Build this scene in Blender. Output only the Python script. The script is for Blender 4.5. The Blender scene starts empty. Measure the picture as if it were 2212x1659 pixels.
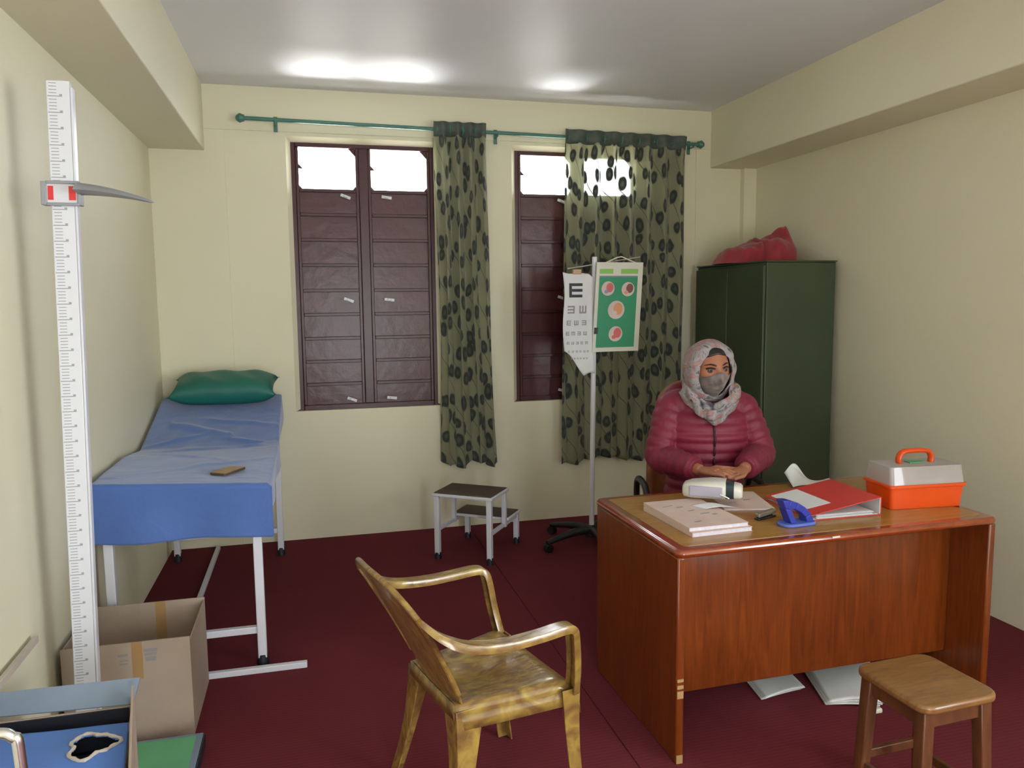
import bpy, bmesh, math, random
from mathutils import Vector, Matrix, noise
PI=math.pi
random.seed(7)
SC=bpy.context.scene
COL=SC.collection

# ------------------------------------------------------------------ helpers
def lin(c):
    return tuple(((v/255)/12.92 if v/255<=0.04045 else ((v/255+0.055)/1.055)**2.4) for v in c)
def V(*a): return Vector(a)

class MB:
    """collects shapes into one mesh"""
    def __init__(s): s.v=[]; s.f=[]; s.m=[]; s.uv=None; s.T=Matrix.Identity(4)
    def add(s,vs,fs,mi=0):
        o=len(s.v)
        s.v+= [s.T@Vector(p) for p in vs]
        s.f+= [[i+o for i in f] for f in fs]; s.m+=[mi]*len(fs)
        return s
    def box(s,x0,x1,y0,y1,z0,z1,mi=0,M=None):
        vs=[Vector((x,y,z)) for x in (x0,x1) for y in (y0,y1) for z in (z0,z1)]
        if M: vs=[M@p for p in vs]
        return s.add(vs,[(0,1,3,2),(4,6,7,5),(0,4,5,1),(2,3,7,6),(0,2,6,4),(1,5,7,3)],mi)
    def loft(s,rings,caps=True,closed=True,mi=0,loop=False):
        n=len(rings[0]); vs=[p for r in rings for p in r]; fs=[]
        R=len(rings)
        for i in range(R if loop else R-1):
            for j in range(n if closed else n-1):
                a=i*n+j; b=i*n+(j+1)%n; c=((i+1)%R)*n+(j+1)%n; d=((i+1)%R)*n+j
                fs.append((a,b,c,d))
        if caps and closed and not loop:
            fs.append(tuple(reversed(range(n)))); fs.append(tuple((R-1)*n+j for j in range(n)))
        return s.add(vs,fs,mi)
    def tube(s,pts,r,n=12,mi=0,caps=True,up=None,loop=False,flat=1.0):
        pts=[Vector(p) for p in pts]; rs=r if hasattr(r,'__len__') else [r]*len(pts)
        rings=[]; prev=None
        for i,p in enumerate(pts):
            if loop: t=(pts[(i+1)%len(pts)]-pts[i-1]).normalized()
            elif i==0: t=(pts[1]-p).normalized()
            elif i==len(pts)-1: t=(p-pts[i-1]).normalized()
            else: t=((pts[i+1]-p).normalized()+(p-pts[i-1]).normalized()).normalized()
            if prev is None:
                a=Vector(up) if up else (V(0,0,1) if abs(t.z)<.9 else V(1,0,0))
                x=(a-t*a.dot(t)).normalized()
            else: x=(prev-t*prev.dot(t)).normalized()
            prev=x; y=t.cross(x)
            rings.append([p+x*rs[i]*math.cos(2*PI*k/n)+y*rs[i]*flat*math.sin(2*PI*k/n) for k in range(n)])
        return s.loft(rings,caps=caps,mi=mi,loop=loop)
    def sweep(s,prof,frames,caps=True,mi=0):
        # prof: [(a,b)], frames: [(origin, A, B, scale)]
        return s.loft([[o+A*(a*k)+B*(b*k) for a,b in prof] for o,A,B,k in frames],caps=caps,mi=mi)
    def prism(s,poly,h0,h1,M=None,mi=0):
        vs=[V(x,y,h0) for x,y in poly]+[V(x,y,h1) for x,y in poly]
        if M: vs=[M@p for p in vs]
        n=len(poly)
        return s.add(vs,[tuple(reversed(range(n))),tuple(range(n,2*n))]+[(i,(i+1)%n,n+(i+1)%n,n+i) for i in range(n)],mi)
    def sphere(s,c,rx,ry=None,rz=None,n=20,m=12,mi=0,M=None):
        ry=ry or rx; rz=rz or rx; c=Vector(c); rings=[]
        for i in range(1,m):
            a=PI*i/m
            rings.append([V(rx*math.sin(a)*math.cos(2*PI*k/n),ry*math.sin(a)*math.sin(2*PI*k/n),-rz*math.cos(a)) for k in range(n)])
        vs=[p for r in rings for p in r]+[V(0,0,-rz),V(0,0,rz)]
        if M: vs=[M@p for p in vs]
        vs=[p+c for p in vs]; fs=[]
        for i in range(m-2):
            for j in range(n):
                fs.append((i*n+j,i*n+(j+1)%n,(i+1)*n+(j+1)%n,(i+1)*n+j))
        b=(m-1)*n
        for j in range(n):
            fs.append((b,(j+1)%n,j)); fs.append((b+1,(m-2)*n+j,(m-2)*n+(j+1)%n))
        return s.add(vs,fs,mi)
    def grid(s,fn,nu,nv,mi=0,uvfn=None):
        vs=[fn(i/nu,j/nv) for j in range(nv+1) for i in range(nu+1)]
        fs=[(j*(nu+1)+i,j*(nu+1)+i+1,(j+1)*(nu+1)+i+1,(j+1)*(nu+1)+i) for j in range(nv) for i in range(nu)]
        s.add(vs,fs,mi)
        if uvfn: s.uv=[uvfn(i/nu,j/nv) for j in range(nv+1) for i in range(nu+1)]
        return s
    def build(s,name,mats,parent=None,bevel=0,seg=2,smooth=False,subsurf=0,solid=0,angle=35,loc=None,matrix=None):
        me=bpy.data.meshes.new(name); me.from_pydata([tuple(p) for p in s.v],[],s.f)
        if not isinstance(mats,(list,tuple)): mats=[mats]
        for m in mats: me.materials.append(m)
        for p,i in zip(me.polygons,s.m): p.material_index=i
        if s.uv and len(s.uv)==len(s.v):
            ul=me.uv_layers.new(name='UVMap')
            for l in me.loops: ul.data[l.index].uv=s.uv[l.vertex_index]
        b=bmesh.new(); b.from_mesh(me); bmesh.ops.recalc_face_normals(b,faces=b.faces)
        if smooth or bevel:
            for f in b.faces: f.smooth=True
            for e in b.edges:
                if len(e.link_faces)==2 and e.calc_face_angle(0)>math.radians(angle): e.smooth=False
        b.to_mesh(me); b.free(); me.update()
        o=bpy.data.objects.new(name,me); COL.objects.link(o)
        if solid:
            md=o.modifiers.new('Solid','SOLIDIFY'); md.thickness=solid; md.offset=0
        if bevel:
            md=o.modifiers.new('Bevel','BEVEL'); md.width=bevel; md.segments=seg; md.limit_method='ANGLE'; md.angle_limit=math.radians(30)
        if subsurf:
            md=o.modifiers.new('Sub','SUBSURF'); md.levels=subsurf; md.render_levels=subsurf
        if parent: 
            o.parent=parent
        return o

def tag(o,label=None,cat=None,group=None,kind=None):
    if label: o['label']=label
    if cat: o['category']=cat
    if group: o['group']=group
    if kind: o['kind']=kind
    return o
def thing(name,label,cat,loc=(0,0,0),rz=0,group=None):
    o=bpy.data.objects.new(name,None); COL.objects.link(o); o.empty_display_size=.1
    o.location=loc; o.rotation_euler=(0,0,rz)
    return tag(o,label,cat,group)
def smoothpath(pts,sub=6):
    P=[Vector(p) for p in pts]; out=[]
    for i in range(len(P)-1):
        p0=P[max(i-1,0)];p1=P[i];p2=P[i+1];p3=P[min(i+2,len(P)-1)]
        for k in range(sub):
            t=k/sub
            out.append(0.5*((2*p1)+(p2-p0)*t+(2*p0-5*p1+4*p2-p3)*t*t+(3*p1-p0-3*p2+p3)*t**3))
    out.append(P[-1]); return out
def rrect(w,d,r,n=5):
    o=[]
    for cx,cy,a in ((w/2-r,d/2-r,0),(-w/2+r,d/2-r,90),(-w/2+r,-d/2+r,180),(w/2-r,-d/2+r,270)):
        for k in range(n+1):
            t=math.radians(a+90*k/n); o.append((cx+r*math.cos(t),cy+r*math.sin(t)))
    return o
def voxel(o,size,smooth=3):
    """fuse overlapping shells of a mesh into one continuous surface"""
    md=o.modifiers.new('R','REMESH'); md.mode='VOXEL'; md.voxel_size=size; md.use_smooth_shade=True
    md=o.modifiers.new('S','SMOOTH'); md.factor=.5; md.iterations=smooth
    bpy.context.view_layer.update()
    dg=bpy.context.evaluated_depsgraph_get()
    me=bpy.data.meshes.new_from_object(o.evaluated_get(dg))
    mats=[m for m in o.data.materials]
    o.modifiers.clear(); o.data=me
    me.materials.clear()
    for m in mats: me.materials.append(m)
    for p in me.polygons: p.use_smooth=True; p.material_index=0
    return o

# ------------------------------------------------------------------ materials
class NT:
    def __init__(s,name):
        s.m=bpy.data.materials.new(name); s.m.use_nodes=True; s.n=s.m.node_tree.nodes; s.l=s.m.node_tree.links
        s.b=s.n['Principled BSDF']; s.out=s.n['Material Output']
    def new(s,t,**k):
        x=s.n.new(t)
        for a,b in k.items():
            if a.startswith('i_'):
                key=a[2:].replace('_',' ')
                x.inputs[key].default_value=b
            else: setattr(x,a,b)
        return x
    def link(s,a,b): s.l.new(a,b)
    def coord(s,kind='Object',scale=(1,1,1),rot=(0,0,0)):
        t=s.new('ShaderNodeTexCoord'); m=s.new('ShaderNodeMapping'); m.inputs['Scale'].default_value=scale; m.inputs['Rotation'].default_value=rot
        s.link(t.outputs[kind],m.inputs['Vector']); return m.outputs['Vector']
    def ramp(s,fac,stops,interp='LINEAR'):
        r=s.new('ShaderNodeValToRGB'); cr=r.color_ramp; cr.interpolation=interp
        while len(cr.elements)<len(stops): cr.elements.new(.5)
        for e,(p,c) in zip(cr.elements,stops): e.position=p; e.color=(*c,1) if len(c)==3 else c
        s.link(fac,r.inputs['Fac']); return r.outputs['Color']
    def math(s,op,a,b=None,clamp=False):
        m=s.new('ShaderNodeMath',operation=op); m.use_clamp=clamp
        for i,x in enumerate((a,b)):
            if x is None: continue
            if isinstance(x,(int,float)): m.inputs[i].default_value=x
            else: s.link(x,m.inputs[i])
        return m.outputs[0]
    def mix(s,f,a,b):
        m=s.new('ShaderNodeMix',data_type='RGBA')
        for k,x in (('Factor',f),):
            if isinstance(x,(int,float)): m.inputs[0].default_value=x
            else: s.link(x,m.inputs[0])
        for i,x in ((6,a),(7,b)):
            if isinstance(x,tuple): m.inputs[i].default_value=(*x[:3],1)
            else: s.link(x,m.inputs[i])
        return m.outputs[2]
    def bump(s,h,strength=.2,dist=.01):
        b=s.new('ShaderNodeBump'); b.inputs['Strength'].default_value=strength; b.inputs['Distance'].default_value=dist
        s.link(h,b.inputs['Height']); s.link(b.outputs[0],s.b.inputs['Normal'])
def pm(name,c,rough=.5,metal=0,var=.08,scale=8,bump=0,bscale=60,coat=0,spec=.5,trans=0,sheen=0):
    """plain procedural surface: base colour (linear) with soft mottling"""
    t=NT(name); v=t.coord('Object')
    nz=t.new('ShaderNodeTexNoise',i_Scale=scale,i_Detail=4.); t.link(v,nz.inputs['Vector'])
    lo=tuple(x*(1-var) for x in c); hi=tuple(min(1,x*(1+var)) for x in c)
    t.link(t.ramp(nz.outputs['Fac'],[(.3,lo),(.7,hi)]),t.b.inputs['Base Color'])
    t.b.inputs['Roughness'].default_value=rough; t.b.inputs['Metallic'].default_value=metal
    t.b.inputs['Specular IOR Level'].default_value=spec
    t.b.inputs['Coat Weight'].default_value=coat; t.b.inputs['Transmission Weight'].default_value=trans
    t.b.inputs['Sheen Weight'].default_value=sheen
    if bump:
        n2=t.new('ShaderNodeTexNoise',i_Scale=bscale,i_Detail=3.); t.link(v,n2.inputs['Vector']); t.bump(n2.outputs['Fac'],bump,.01)
    return t.m
M={}
M['wall']=pm('wall_paint',(.80,.75,.56),.55,var=.02,scale=1.3,bump=.06,bscale=25,spec=.3)
M['ceiling']=pm('ceiling_paint',(.80,.81,.84),.45,var=.02,scale=1,bump=.03,bscale=12,spec=.4)
M['maroon']=pm('maroon_window_paint',(.060,.012,.014),.32,var=.1,scale=5,bump=.08,bscale=18)
M['maroon_panel']=pm('maroon_shutter_panel',(.085,.022,.024),.30,var=.15,scale=6,bump=.25,bscale=14)
M['white_paint']=pm('white_enamel',(.74,.74,.80),.3,var=.03)
M['black_rubber']=pm('black_rubber',(.012,.013,.022),.5,var=.1)
M['rod']=pm('green_rod_paint',(.07,.20,.155),.35,var=.1)
M['green_cabinet']=pm('green_steel_paint',(.052,.073,.038),.42,var=.08,scale=3,bump=.03,bscale=8)
M['red_cloth']=pm('crimson_cloth',(.33,.02,.035),.7,var=.2,scale=9,bump=.25,bscale=25,sheen=.3)
M['pillow']=pm('teal_pillow_vinyl',(.010,.135,.105),.45,var=.12,scale=6,bump=.15,bscale=12)
M['step_top']=pm('brown_rubber_mat',(.09,.06,.045),.6,var=.15,scale=20,bump=.3,bscale=150)
M['paper']=pm('white_paper',(.72,.73,.74),.7,var=.04,scale=10)
M['paper_pink']=pm('pale_pink_cover',(.66,.50,.44),.55,var=.06,scale=12)
M['paper_edge']=pm('page_edges',(.62,.58,.66),.7,var=.08,scale=60)
M['ink']=pm('black_ink',(.03,.03,.045),.6)
M['grey_ink']=pm('faded_grey_ink',(.30,.28,.29),.6)
M['orange']=pm('orange_plastic',(.72,.075,.005),.35,var=.04)
M['red_plastic']=pm('red_file_cover',(.60,.045,.04),.4,var=.06)
M['blue_plastic']=pm('blue_plastic',(.025,.035,.32),.3,var=.08)
M['blue_plastic_light']=pm('pale_blue_plastic',(.10,.15,.52),.35,var=.08)
M['skin']=pm('skin',(.38,.155,.085),.5,var=.08,scale=14,spec=.35)
M['hair']=pm('dark_brown_hair',(.015,.010,.009),.45,var=.2,scale=40)
M['jacket']=pm('crimson_nylon',(.185,.008,.032),.55,var=.08,scale=10,bump=.15,bscale=45,sheen=.05)
M['zip']=pm('dark_zip',(.05,.01,.02),.4)
M['trousers']=pm('dark_cloth',(.03,.025,.035),.8)
M['shoe']=pm('black_shoe',(.012,.012,.014),.4)
M['eye_white']=pm('eye_white',(.16,.12,.10),.35)
M['chrome']=pm('chrome_tube',(.82,.82,.80),.28,metal=1,var=.02)
M['tan']=pm('tan_tape',(.42,.25,.11),.35,var=.08)
M['black_paint']=pm('black_plastic',(.018,.018,.02),.4,var=.1)
M['chair_brown']=pm('rust_brown_upholstery',(.30,.10,.035),.6,var=.2,scale=12)
M['green_card']=pm('green_card',(.12,.40,.19),.45,var=.1)
M['white_plastic']=pm('offwhite_plastic',(.68,.66,.58),.3,var=.03)
M['lavender']=pm('lavender_grey_plastic',(.40,.38,.46),.3,var=.05)
M['dark_glass']=pm('dark_display',(.02,.035,.04),.12,var=.1)
M['brown_case']=pm('brown_phone_case',(.10,.065,.04),.4,var=.15)
M['poster_green']=pm('poster_green',(.015,.27,.13),.35,var=.03)
M['lime']=pm('poster_lime',(.25,.52,.11),.4,var=.03)
M['pale_pink']=pm('poster_pale_pink',(.66,.52,.50),.4)
M['poster_red']=pm('poster_red',(.62,.13,.12),.4)
M['poster_orange']=pm('poster_orange',(.68,.30,.14),.4)
M['poster_brown']=pm('poster_brown',(.22,.07,.06),.4)
M['poster_blue']=pm('poster_blue',(.25,.27,.50),.4)
M['stapler']=pm('dull_grey_metal',(.28,.25,.20),.45,metal=.4,var=.15)
M['red_mark']=pm('red_print',(.75,.05,.05),.4)
M['grey_plastic']=pm('grey_plastic',(.33,.34,.37),.35,var=.05)
M['outer_wall']=pm('outside_plaster',(.6,.55,.48),.8)
M['tank']=pm('outside_tank',(.35,.38,.42),.6)

def carpet():
    t=NT('maroon_carpet'); v=t.coord('Object')
    w=t.new('ShaderNodeTexWave',i_Scale=18.,i_Distortion=1.2); w.bands_direction='Y'; t.link(v,w.inputs['Vector'])
    n=t.new('ShaderNodeTexNoise',i_Scale=240.,i_Detail=3.); t.link(v,n.inputs['Vector'])
    n3=t.new('ShaderNodeTexNoise',i_Scale=2.2,i_Detail=4.); t.link(v,n3.inputs['Vector'])
    a=t.math('ADD',t.math('MULTIPLY',w.outputs['Fac'],.18),t.math('MULTIPLY',n.outputs['Fac'],.5))
    a=t.math('ADD',a,t.math('MULTIPLY',n3.outputs['Fac'],.32))
    c=t.ramp(a,[(.25,(.120,.019,.027)),(.75,(.178,.032,.042))])
    t.link(c,t.b.inputs['Base Color']); t.b.inputs['Roughness'].default_value=.95; t.b.inputs['Specular IOR Level'].default_value=.1
    t.bump(n.outputs['Fac'],.5,.004); return t.m
M['carpet']=carpet()
def wood(name,c1,c2,scale=(14,14,1.2),rough=.3,coat=.3,dist=2.5):
    t=NT(name); v=t.coord('Object',scale)
    n=t.new('ShaderNodeTexNoise',i_Scale=1.6,i_Detail=6.,i_Distortion=dist); t.link(v,n.inputs['Vector'])
    n2=t.new('ShaderNodeTexNoise',i_Scale=9.,i_Detail=3.); t.link(v,n2.inputs['Vector'])
    a=t.math('ADD',t.math('MULTIPLY',n.outputs['Fac'],.75),t.math('MULTIPLY',n2.outputs['Fac'],.25))
    t.link(t.ramp(a,[(.33,c1),(.66,c2)]),t.b.inputs['Base Color'])
    t.b.inputs['Roughness'].default_value=rough; t.b.inputs['Coat Weight'].default_value=coat; t.b.inputs['Coat Roughness'].default_value=.15
    return t.m
M['desk_wood']=wood('orange_veneer',(.125,.024,.0035),(.22,.047,.006))
M['desk_top']=wood('ochre_laminate',(.29,.135,.028),(.41,.215,.046),(1.2,12,12),.32,.2)
M['desk_edge']=wood('polished_orange_edge',(.20,.032,.006),(.29,.050,.009),(4,4,4),.16,.8)
M['stool_wood']=wood('stool_seat_wood',(.16,.070,.021),(.28,.135,.042),(2.5,16,10),.35,.3)
M['stool_dark']=wood('stool_leg_wood',(.085,.031,.012),(.15,.052,.019),(12,12,2),.4,.2)
M['cardboard']=pm('cardboard',(.42,.325,.255),.8,var=.06,scale=5,bump=.1,bscale=50)
M['stick']=pm('pale_wood_stick',(.52,.45,.38),.6)

def marble_plastic():
    t=NT('amber_plastic'); v=t.coord('Object',(4,9,5),(0,0,.5))
    n=t.new('ShaderNodeTexNoise',i_Scale=2.2,i_Detail=6.,i_Distortion=1.8); t.link(v,n.inputs['Vector'])
    t.link(t.ramp(n.outputs['Fac'],[(.30,(.13,.065,.022)),(.5,(.27,.155,.040)),(.70,(.40,.28,.060))]),t.b.inputs['Base Color'])
    t.b.inputs['Roughness'].default_value=.28; t.b.inputs['Coat Weight'].default_value=.6; t.b.inputs['Coat Roughness'].default_value=.12
    t.b.inputs['Subsurface Weight'].default_value=.25; t.b.inputs['Subsurface Radius'].default_value=(.03,.02,.008); t.b.inputs['Subsurface Scale'].default_value=.4
    n2=t.new('ShaderNodeTexNoise',i_Scale=6.,i_Detail=2.); t.link(v,n2.inputs['Vector']); t.bump(n2.outputs['Fac'],.25,.01)
    return t.m
M['amber']=marble_plastic()

def sheet_mat():
    t=NT('blue_bed_sheet'); v=t.coord('Object')
    n=t.new('ShaderNodeTexNoise',i_Scale=3.,i_Detail=4.); t.link(v,n.inputs['Vector'])
    t.link(t.ramp(n.outputs['Fac'],[(.3,(.060,.135,.40)),(.7,(.080,.165,.46))]),t.b.inputs['Base Color'])
    t.b.inputs['Roughness'].default_value=.7; t.b.inputs['Sheen Weight'].default_value=.5
    n2=t.new('ShaderNodeTexNoise',i_Scale=9.,i_Detail=3.,i_Distortion=.8); t.link(v,n2.inputs['Vector']); t.bump(n2.outputs['Fac'],.25,.02)
    return t.m
M['sheet']=sheet_mat()
M['blue_board']=pm('blue_lining',(.085,.20,.56),.6,var=.06,scale=5,bump=.15,bscale=12)
M['blue_grey_flap']=pm('blue_grey_flap',(.19,.24,.31),.6,var=.06)

def curtain_mat():
    t=NT('leaf_print_curtain'); uv=t.coord('UV')
    dn=t.new('ShaderNodeTexNoise',i_Scale=5.,i_Detail=2.); t.link(uv,dn.inputs['Vector'])
    mx=t.new('ShaderNodeMixRGB',blend_type='ADD'); mx.inputs[0].default_value=.09
    t.link(uv,mx.inputs[1]); t.link(dn.outputs['Color'],mx.inputs[2])
    vo=t.new('ShaderNodeTexVoronoi',voronoi_dimensions='2D',feature='F1'); vo.inputs['Scale'].default_value=6.5; vo.inputs['Randomness'].default_value=.75
    t.link(mx.outputs[0],vo.inputs['Vector'])
    leaf=t.ramp(vo.outputs['Distance'],[(.0,(.78,.78,.78)),(.10,(.85,.85,.85)),(.15,(1,1,1)),(.27,(1,1,1)),(.34,(0,0,0))])
    w=t.new('ShaderNodeTexWave',i_Scale=1.1,i_Distortion=3.5); w.inputs['Detail Scale'].default_value=.6; w.bands_direction='DIAGONAL'; t.link(uv,w.inputs['Vector'])
    stem=t.ramp(w.outputs['Fac'],[(.455,(0,0,0)),(.475,(.9,.9,.9)),(.50,(.9,.9,.9)),(.52,(0,0,0))])
    f=t.math('MAXIMUM',leaf,stem)
    c=t.mix(f,(.42,.42,.27),(.040,.050,.050))
    fine=t.new('ShaderNodeTexWave',i_Scale=22.); fine.bands_direction='X'; t.link(uv,fine.inputs['Vector'])
    c=t.mix(t.math('MULTIPLY',fine.outputs['Fac'],.18),c,(.20,.22,.14))
    t.link(c,t.b.inputs['Base Color']); t.b.inputs['Roughness'].default_value=.75; t.b.inputs['Sheen Weight'].default_value=.3
    tr=t.new('ShaderNodeBsdfTranslucent'); t.link(c,tr.inputs['Color'])
    ms=t.new('ShaderNodeMixShader'); ms.inputs[0].default_value=.32
    t.link(t.b.outputs[0],ms.inputs[1]); t.link(tr.outputs[0],ms.inputs[2])
    tp=t.new('ShaderNodeBsdfTransparent'); m2=t.new('ShaderNodeMixShader')
    weave=t.math('MULTIPLY',t.math('SUBTRACT',1.,f),.27)      # open weave between the printed leaves
    t.link(weave,m2.inputs[0]); t.link(ms.outputs[0],m2.inputs[1]); t.link(tp.outputs[0],m2.inputs[2])
    t.link(m2.outputs[0],t.out.inputs['Surface']); return t.m
M['curtain']=curtain_mat()
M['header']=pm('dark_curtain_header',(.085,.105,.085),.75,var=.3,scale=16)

def scarf_mat():
    t=NT('floral_scarf'); v=t.coord('Object',(1,1,1),(.5,.3,.2))
    n=t.new('ShaderNodeTexNoise',i_Scale=11.,i_Detail=3.,i_Distortion=2.2); t.link(v,n.inputs['Vector'])
    c=t.ramp(n.outputs['Fac'],[(.30,(.05,.045,.06)),(.38,(.15,.14,.155)),(.44,(.34,.32,.31)),(.52,(.27,.25,.26)),(.57,(.36,.13,.14)),(.62,(.30,.26,.26)),(.66,(.42,.20,.11)),(.72,(.42,.32,.15))])
    t.link(c,t.b.inputs['Base Color']); t.b.inputs['Roughness'].default_value=.75
    n2=t.new('ShaderNodeTexNoise',i_Scale=22.,i_Detail=2.); t.link(v,n2.inputs['Vector']); t.bump(n2.outputs['Fac'],.4,.01); return t.m
M['scarf']=scarf_mat()
def mask_mat():
    t=NT('grey_print_mask'); v=t.coord('Object')
    n=t.new('ShaderNodeTexNoise',i_Scale=28.,i_Detail=3.); t.link(v,n.inputs['Vector'])
    t.link(t.ramp(n.outputs['Fac'],[(.35,(.12,.095,.09)),(.6,(.22,.175,.165))]),t.b.inputs['Base Color']); t.b.inputs['Roughness'].default_value=.8
    t.b.inputs['Sheen Weight'].default_value=.3; return t.m
M['mask']=mask_mat()
def glass_mat(name,tint=(1,1,1),gloss=.06,frost=0.):
    t=NT(name); t.n.remove(t.b)
    tp=t.new('ShaderNodeBsdfTransparent'); tp.inputs[0].default_value=(*tint,1)
    g=t.new('ShaderNodeBsdfGlossy'); g.inputs['Roughness'].default_value=.05
    m=t.new('ShaderNodeMixShader'); m.inputs[0].default_value=gloss
    t.link(tp.outputs[0],m.inputs[1]); t.link(g.outputs[0],m.inputs[2]); last=m
    if frost:
        n=t.new('ShaderNodeTexNoise'); n.inputs['Scale'].default_value=6.; v=t.coord('Object'); t.link(v,n.inputs['Vector'])
        d=t.new('ShaderNodeBsdfDiffuse'); t.link(t.ramp(n.outputs['Fac'],[(.3,(.50,.45,.43)),(.7,(.58,.54,.52))]),d.inputs['Color'])
        m2=t.new('ShaderNodeMixShader'); m2.inputs[0].default_value=frost
        t.link(m.outputs[0],m2.inputs[1]); t.link(d.outputs[0],m2.inputs[2]); last=m2
    t.link(last.outputs[0],t.out.inputs['Surface']); return t.m
M['glass']=glass_mat('window_glass')
M['clear_lid']=glass_mat('frosted_clear_plastic',(.9,.88,.88),.08,.62)
def ruler_mat():
    t=NT('ruler_scale'); v=t.coord('Object'); s=t.new('ShaderNodeSeparateXYZ'); t.link(v,s.inputs[0])
    z=s.outputs['Z']; x=t.math('SUBTRACT',s.outputs['X'],t.math('MULTIPLY',z,.023))
    def ticks(per,width,x0,x1):
        a=t.math('LESS_THAN',t.math('FRACT',t.math('DIVIDE',z,per)),width)
        b=t.math('MULTIPLY',t.math('GREATER_THAN',x,x0),t.math('LESS_THAN',x,x1))
        return t.math('MULTIPLY',a,b)
    f=t.math('MAXIMUM',ticks(.01,.25,-.028,-.006),ticks(.05,.06,-.032,.006))
    f=t.math('MAXIMUM',f,ticks(.05,.16,.002,.010))
    t.link(t.mix(t.math('MULTIPLY',f,.6),(.76,.77,.82),(.10,.10,.14)),t.b.inputs['Base Color']); t.b.inputs['Roughness'].default_value=.3
    return t.m
M['ruler']=ruler_mat()

# ------------------------------------------------------------------ setting
D=5.317; XL=-.928; XR=3.252; CH=2.959; YF=-1.8
BLX=-.604; BRX=2.901; BZ=2.552
WT=.25
SW=(-1.55,.25,.95,2.35)
def struct(o): o['kind']='structure'; return o
W1=(-.115,.875); W2=(1.385,2.375); WZ=(.875,2.662)   # openings
def wall_with_holes(name,x0,x1,z0,z1,y0,y1,holes,mat):
    xs=sorted({x0,x1,*[h[0] for h in holes],*[h[1] for h in holes]}); zs=sorted({z0,z1,*[h[2] for h in holes],*[h[3] for h in holes]})
    inside=lambda i,k: 0<=i<len(xs)-1 and 0<=k<len(zs)-1 and not any(h[0]<(xs[i]+xs[i+1])/2<h[1] and h[2]<(zs[k]+zs[k+1])/2<h[3] for h in holes)
    b=MB(); idx={}
    def vid(i,k,y):
        key=(i,k,y)
        if key not in idx: idx[key]=len(b.v); b.v.append(V(xs[i],y,zs[k]))
        return idx[key]
    for i in range(len(xs)-1):
        for k in range(len(zs)-1):
            if not inside(i,k): continue
            b.f.append([vid(i,k,y0),vid(i+1,k,y0),vid(i+1,k+1,y0),vid(i,k+1,y0)]); b.f.append([vid(i,k,y1),vid(i,k+1,y1),vid(i+1,k+1,y1),vid(i+1,k,y1)])
            for (di,dk,a,c) in ((-1,0,(i,k),(i,k+1)),(1,0,(i+1,k),(i+1,k+1)),(0,-1,(i,k),(i+1,k)),(0,1,(i,k+1),(i+1,k+1))):
                if not inside(i+di,k+dk): b.f.append([vid(*a,y0),vid(*c,y0),vid(*c,y1),vid(*a,y1)])
    b.m=[0]*len(b.f)
    return b.build(name,mat)
struct(wall_with_holes('wall_back',XL-.2,XR+.2,-.02,CH+.02,D,D+WT,[(*W1,*WZ),(*W2,*WZ)],M['wall']))
struct(MB().box(XL-.2,XL,YF-.2,D,-.02,CH+.02).build('wall_left',M['wall']))
b=wall_with_holes('wall_right',YF-.2,D,-.02,CH+.02,0,.2,[(SW[0],SW[1],SW[2],SW[3])],M['wall'])   # has a side window level with the camera, out of view
b.matrix_world=Matrix.Translation((XR+.2,0,0))@Matrix.Rotation(PI/2,4,'Z'); struct(b)
DOOR=(.3,.9,.0,2.05)
struct(wall_with_holes('wall_rear',XL-.2,XR+.2,-.02,CH+.02,YF-.2,YF,[(DOOR[0],DOOR[1],.02,DOOR[3])],M['wall']))
struct(MB().box(XL-.2,XR+.2,YF-.2,D+WT,CH,CH+.15).build('ceiling',M['ceiling']))
struct(MB().box(XL-.2,XR+.2,YF-.2,D+WT,-.15,-.006).build('floor',M['carpet']))
# two rolls of carpet meeting in a seam
struct(MB().box(XL,1.035,YF,D,-.006,0).build('floor_carpet_left',M['carpet'],bevel=.002))
struct(MB().box(1.039,XR,YF,D,-.006,-.0006).build('floor_carpet_right',M['carpet'],bevel=.002))
# plastered concrete beams along both side walls, columns and lintel proud of the infill
struct(MB().box(XL-.01,BLX,YF,D,BZ,CH+.01).build('trim_1',M['wall'],bevel=.006))
struct(MB().box(BRX,XR+.01,YF,D,BZ,CH+.01).build('trim_2',M['wall'],bevel=.006))
struct(MB().box(XL-.01,-.487,D-.007,D+.01,0,2.685).box(XL-.01,XR+.01,D-.007,D+.01,2.685,CH).box(2.785,XR+.01,D-.007,D+.01,0,2.685).build('trim_3',M['wall'],bevel=.003))
struct(MB().box(3.15,XR+.01,D-.06,D,0,BZ).build('trim_4',M['wall'],bevel=.004))

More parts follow.
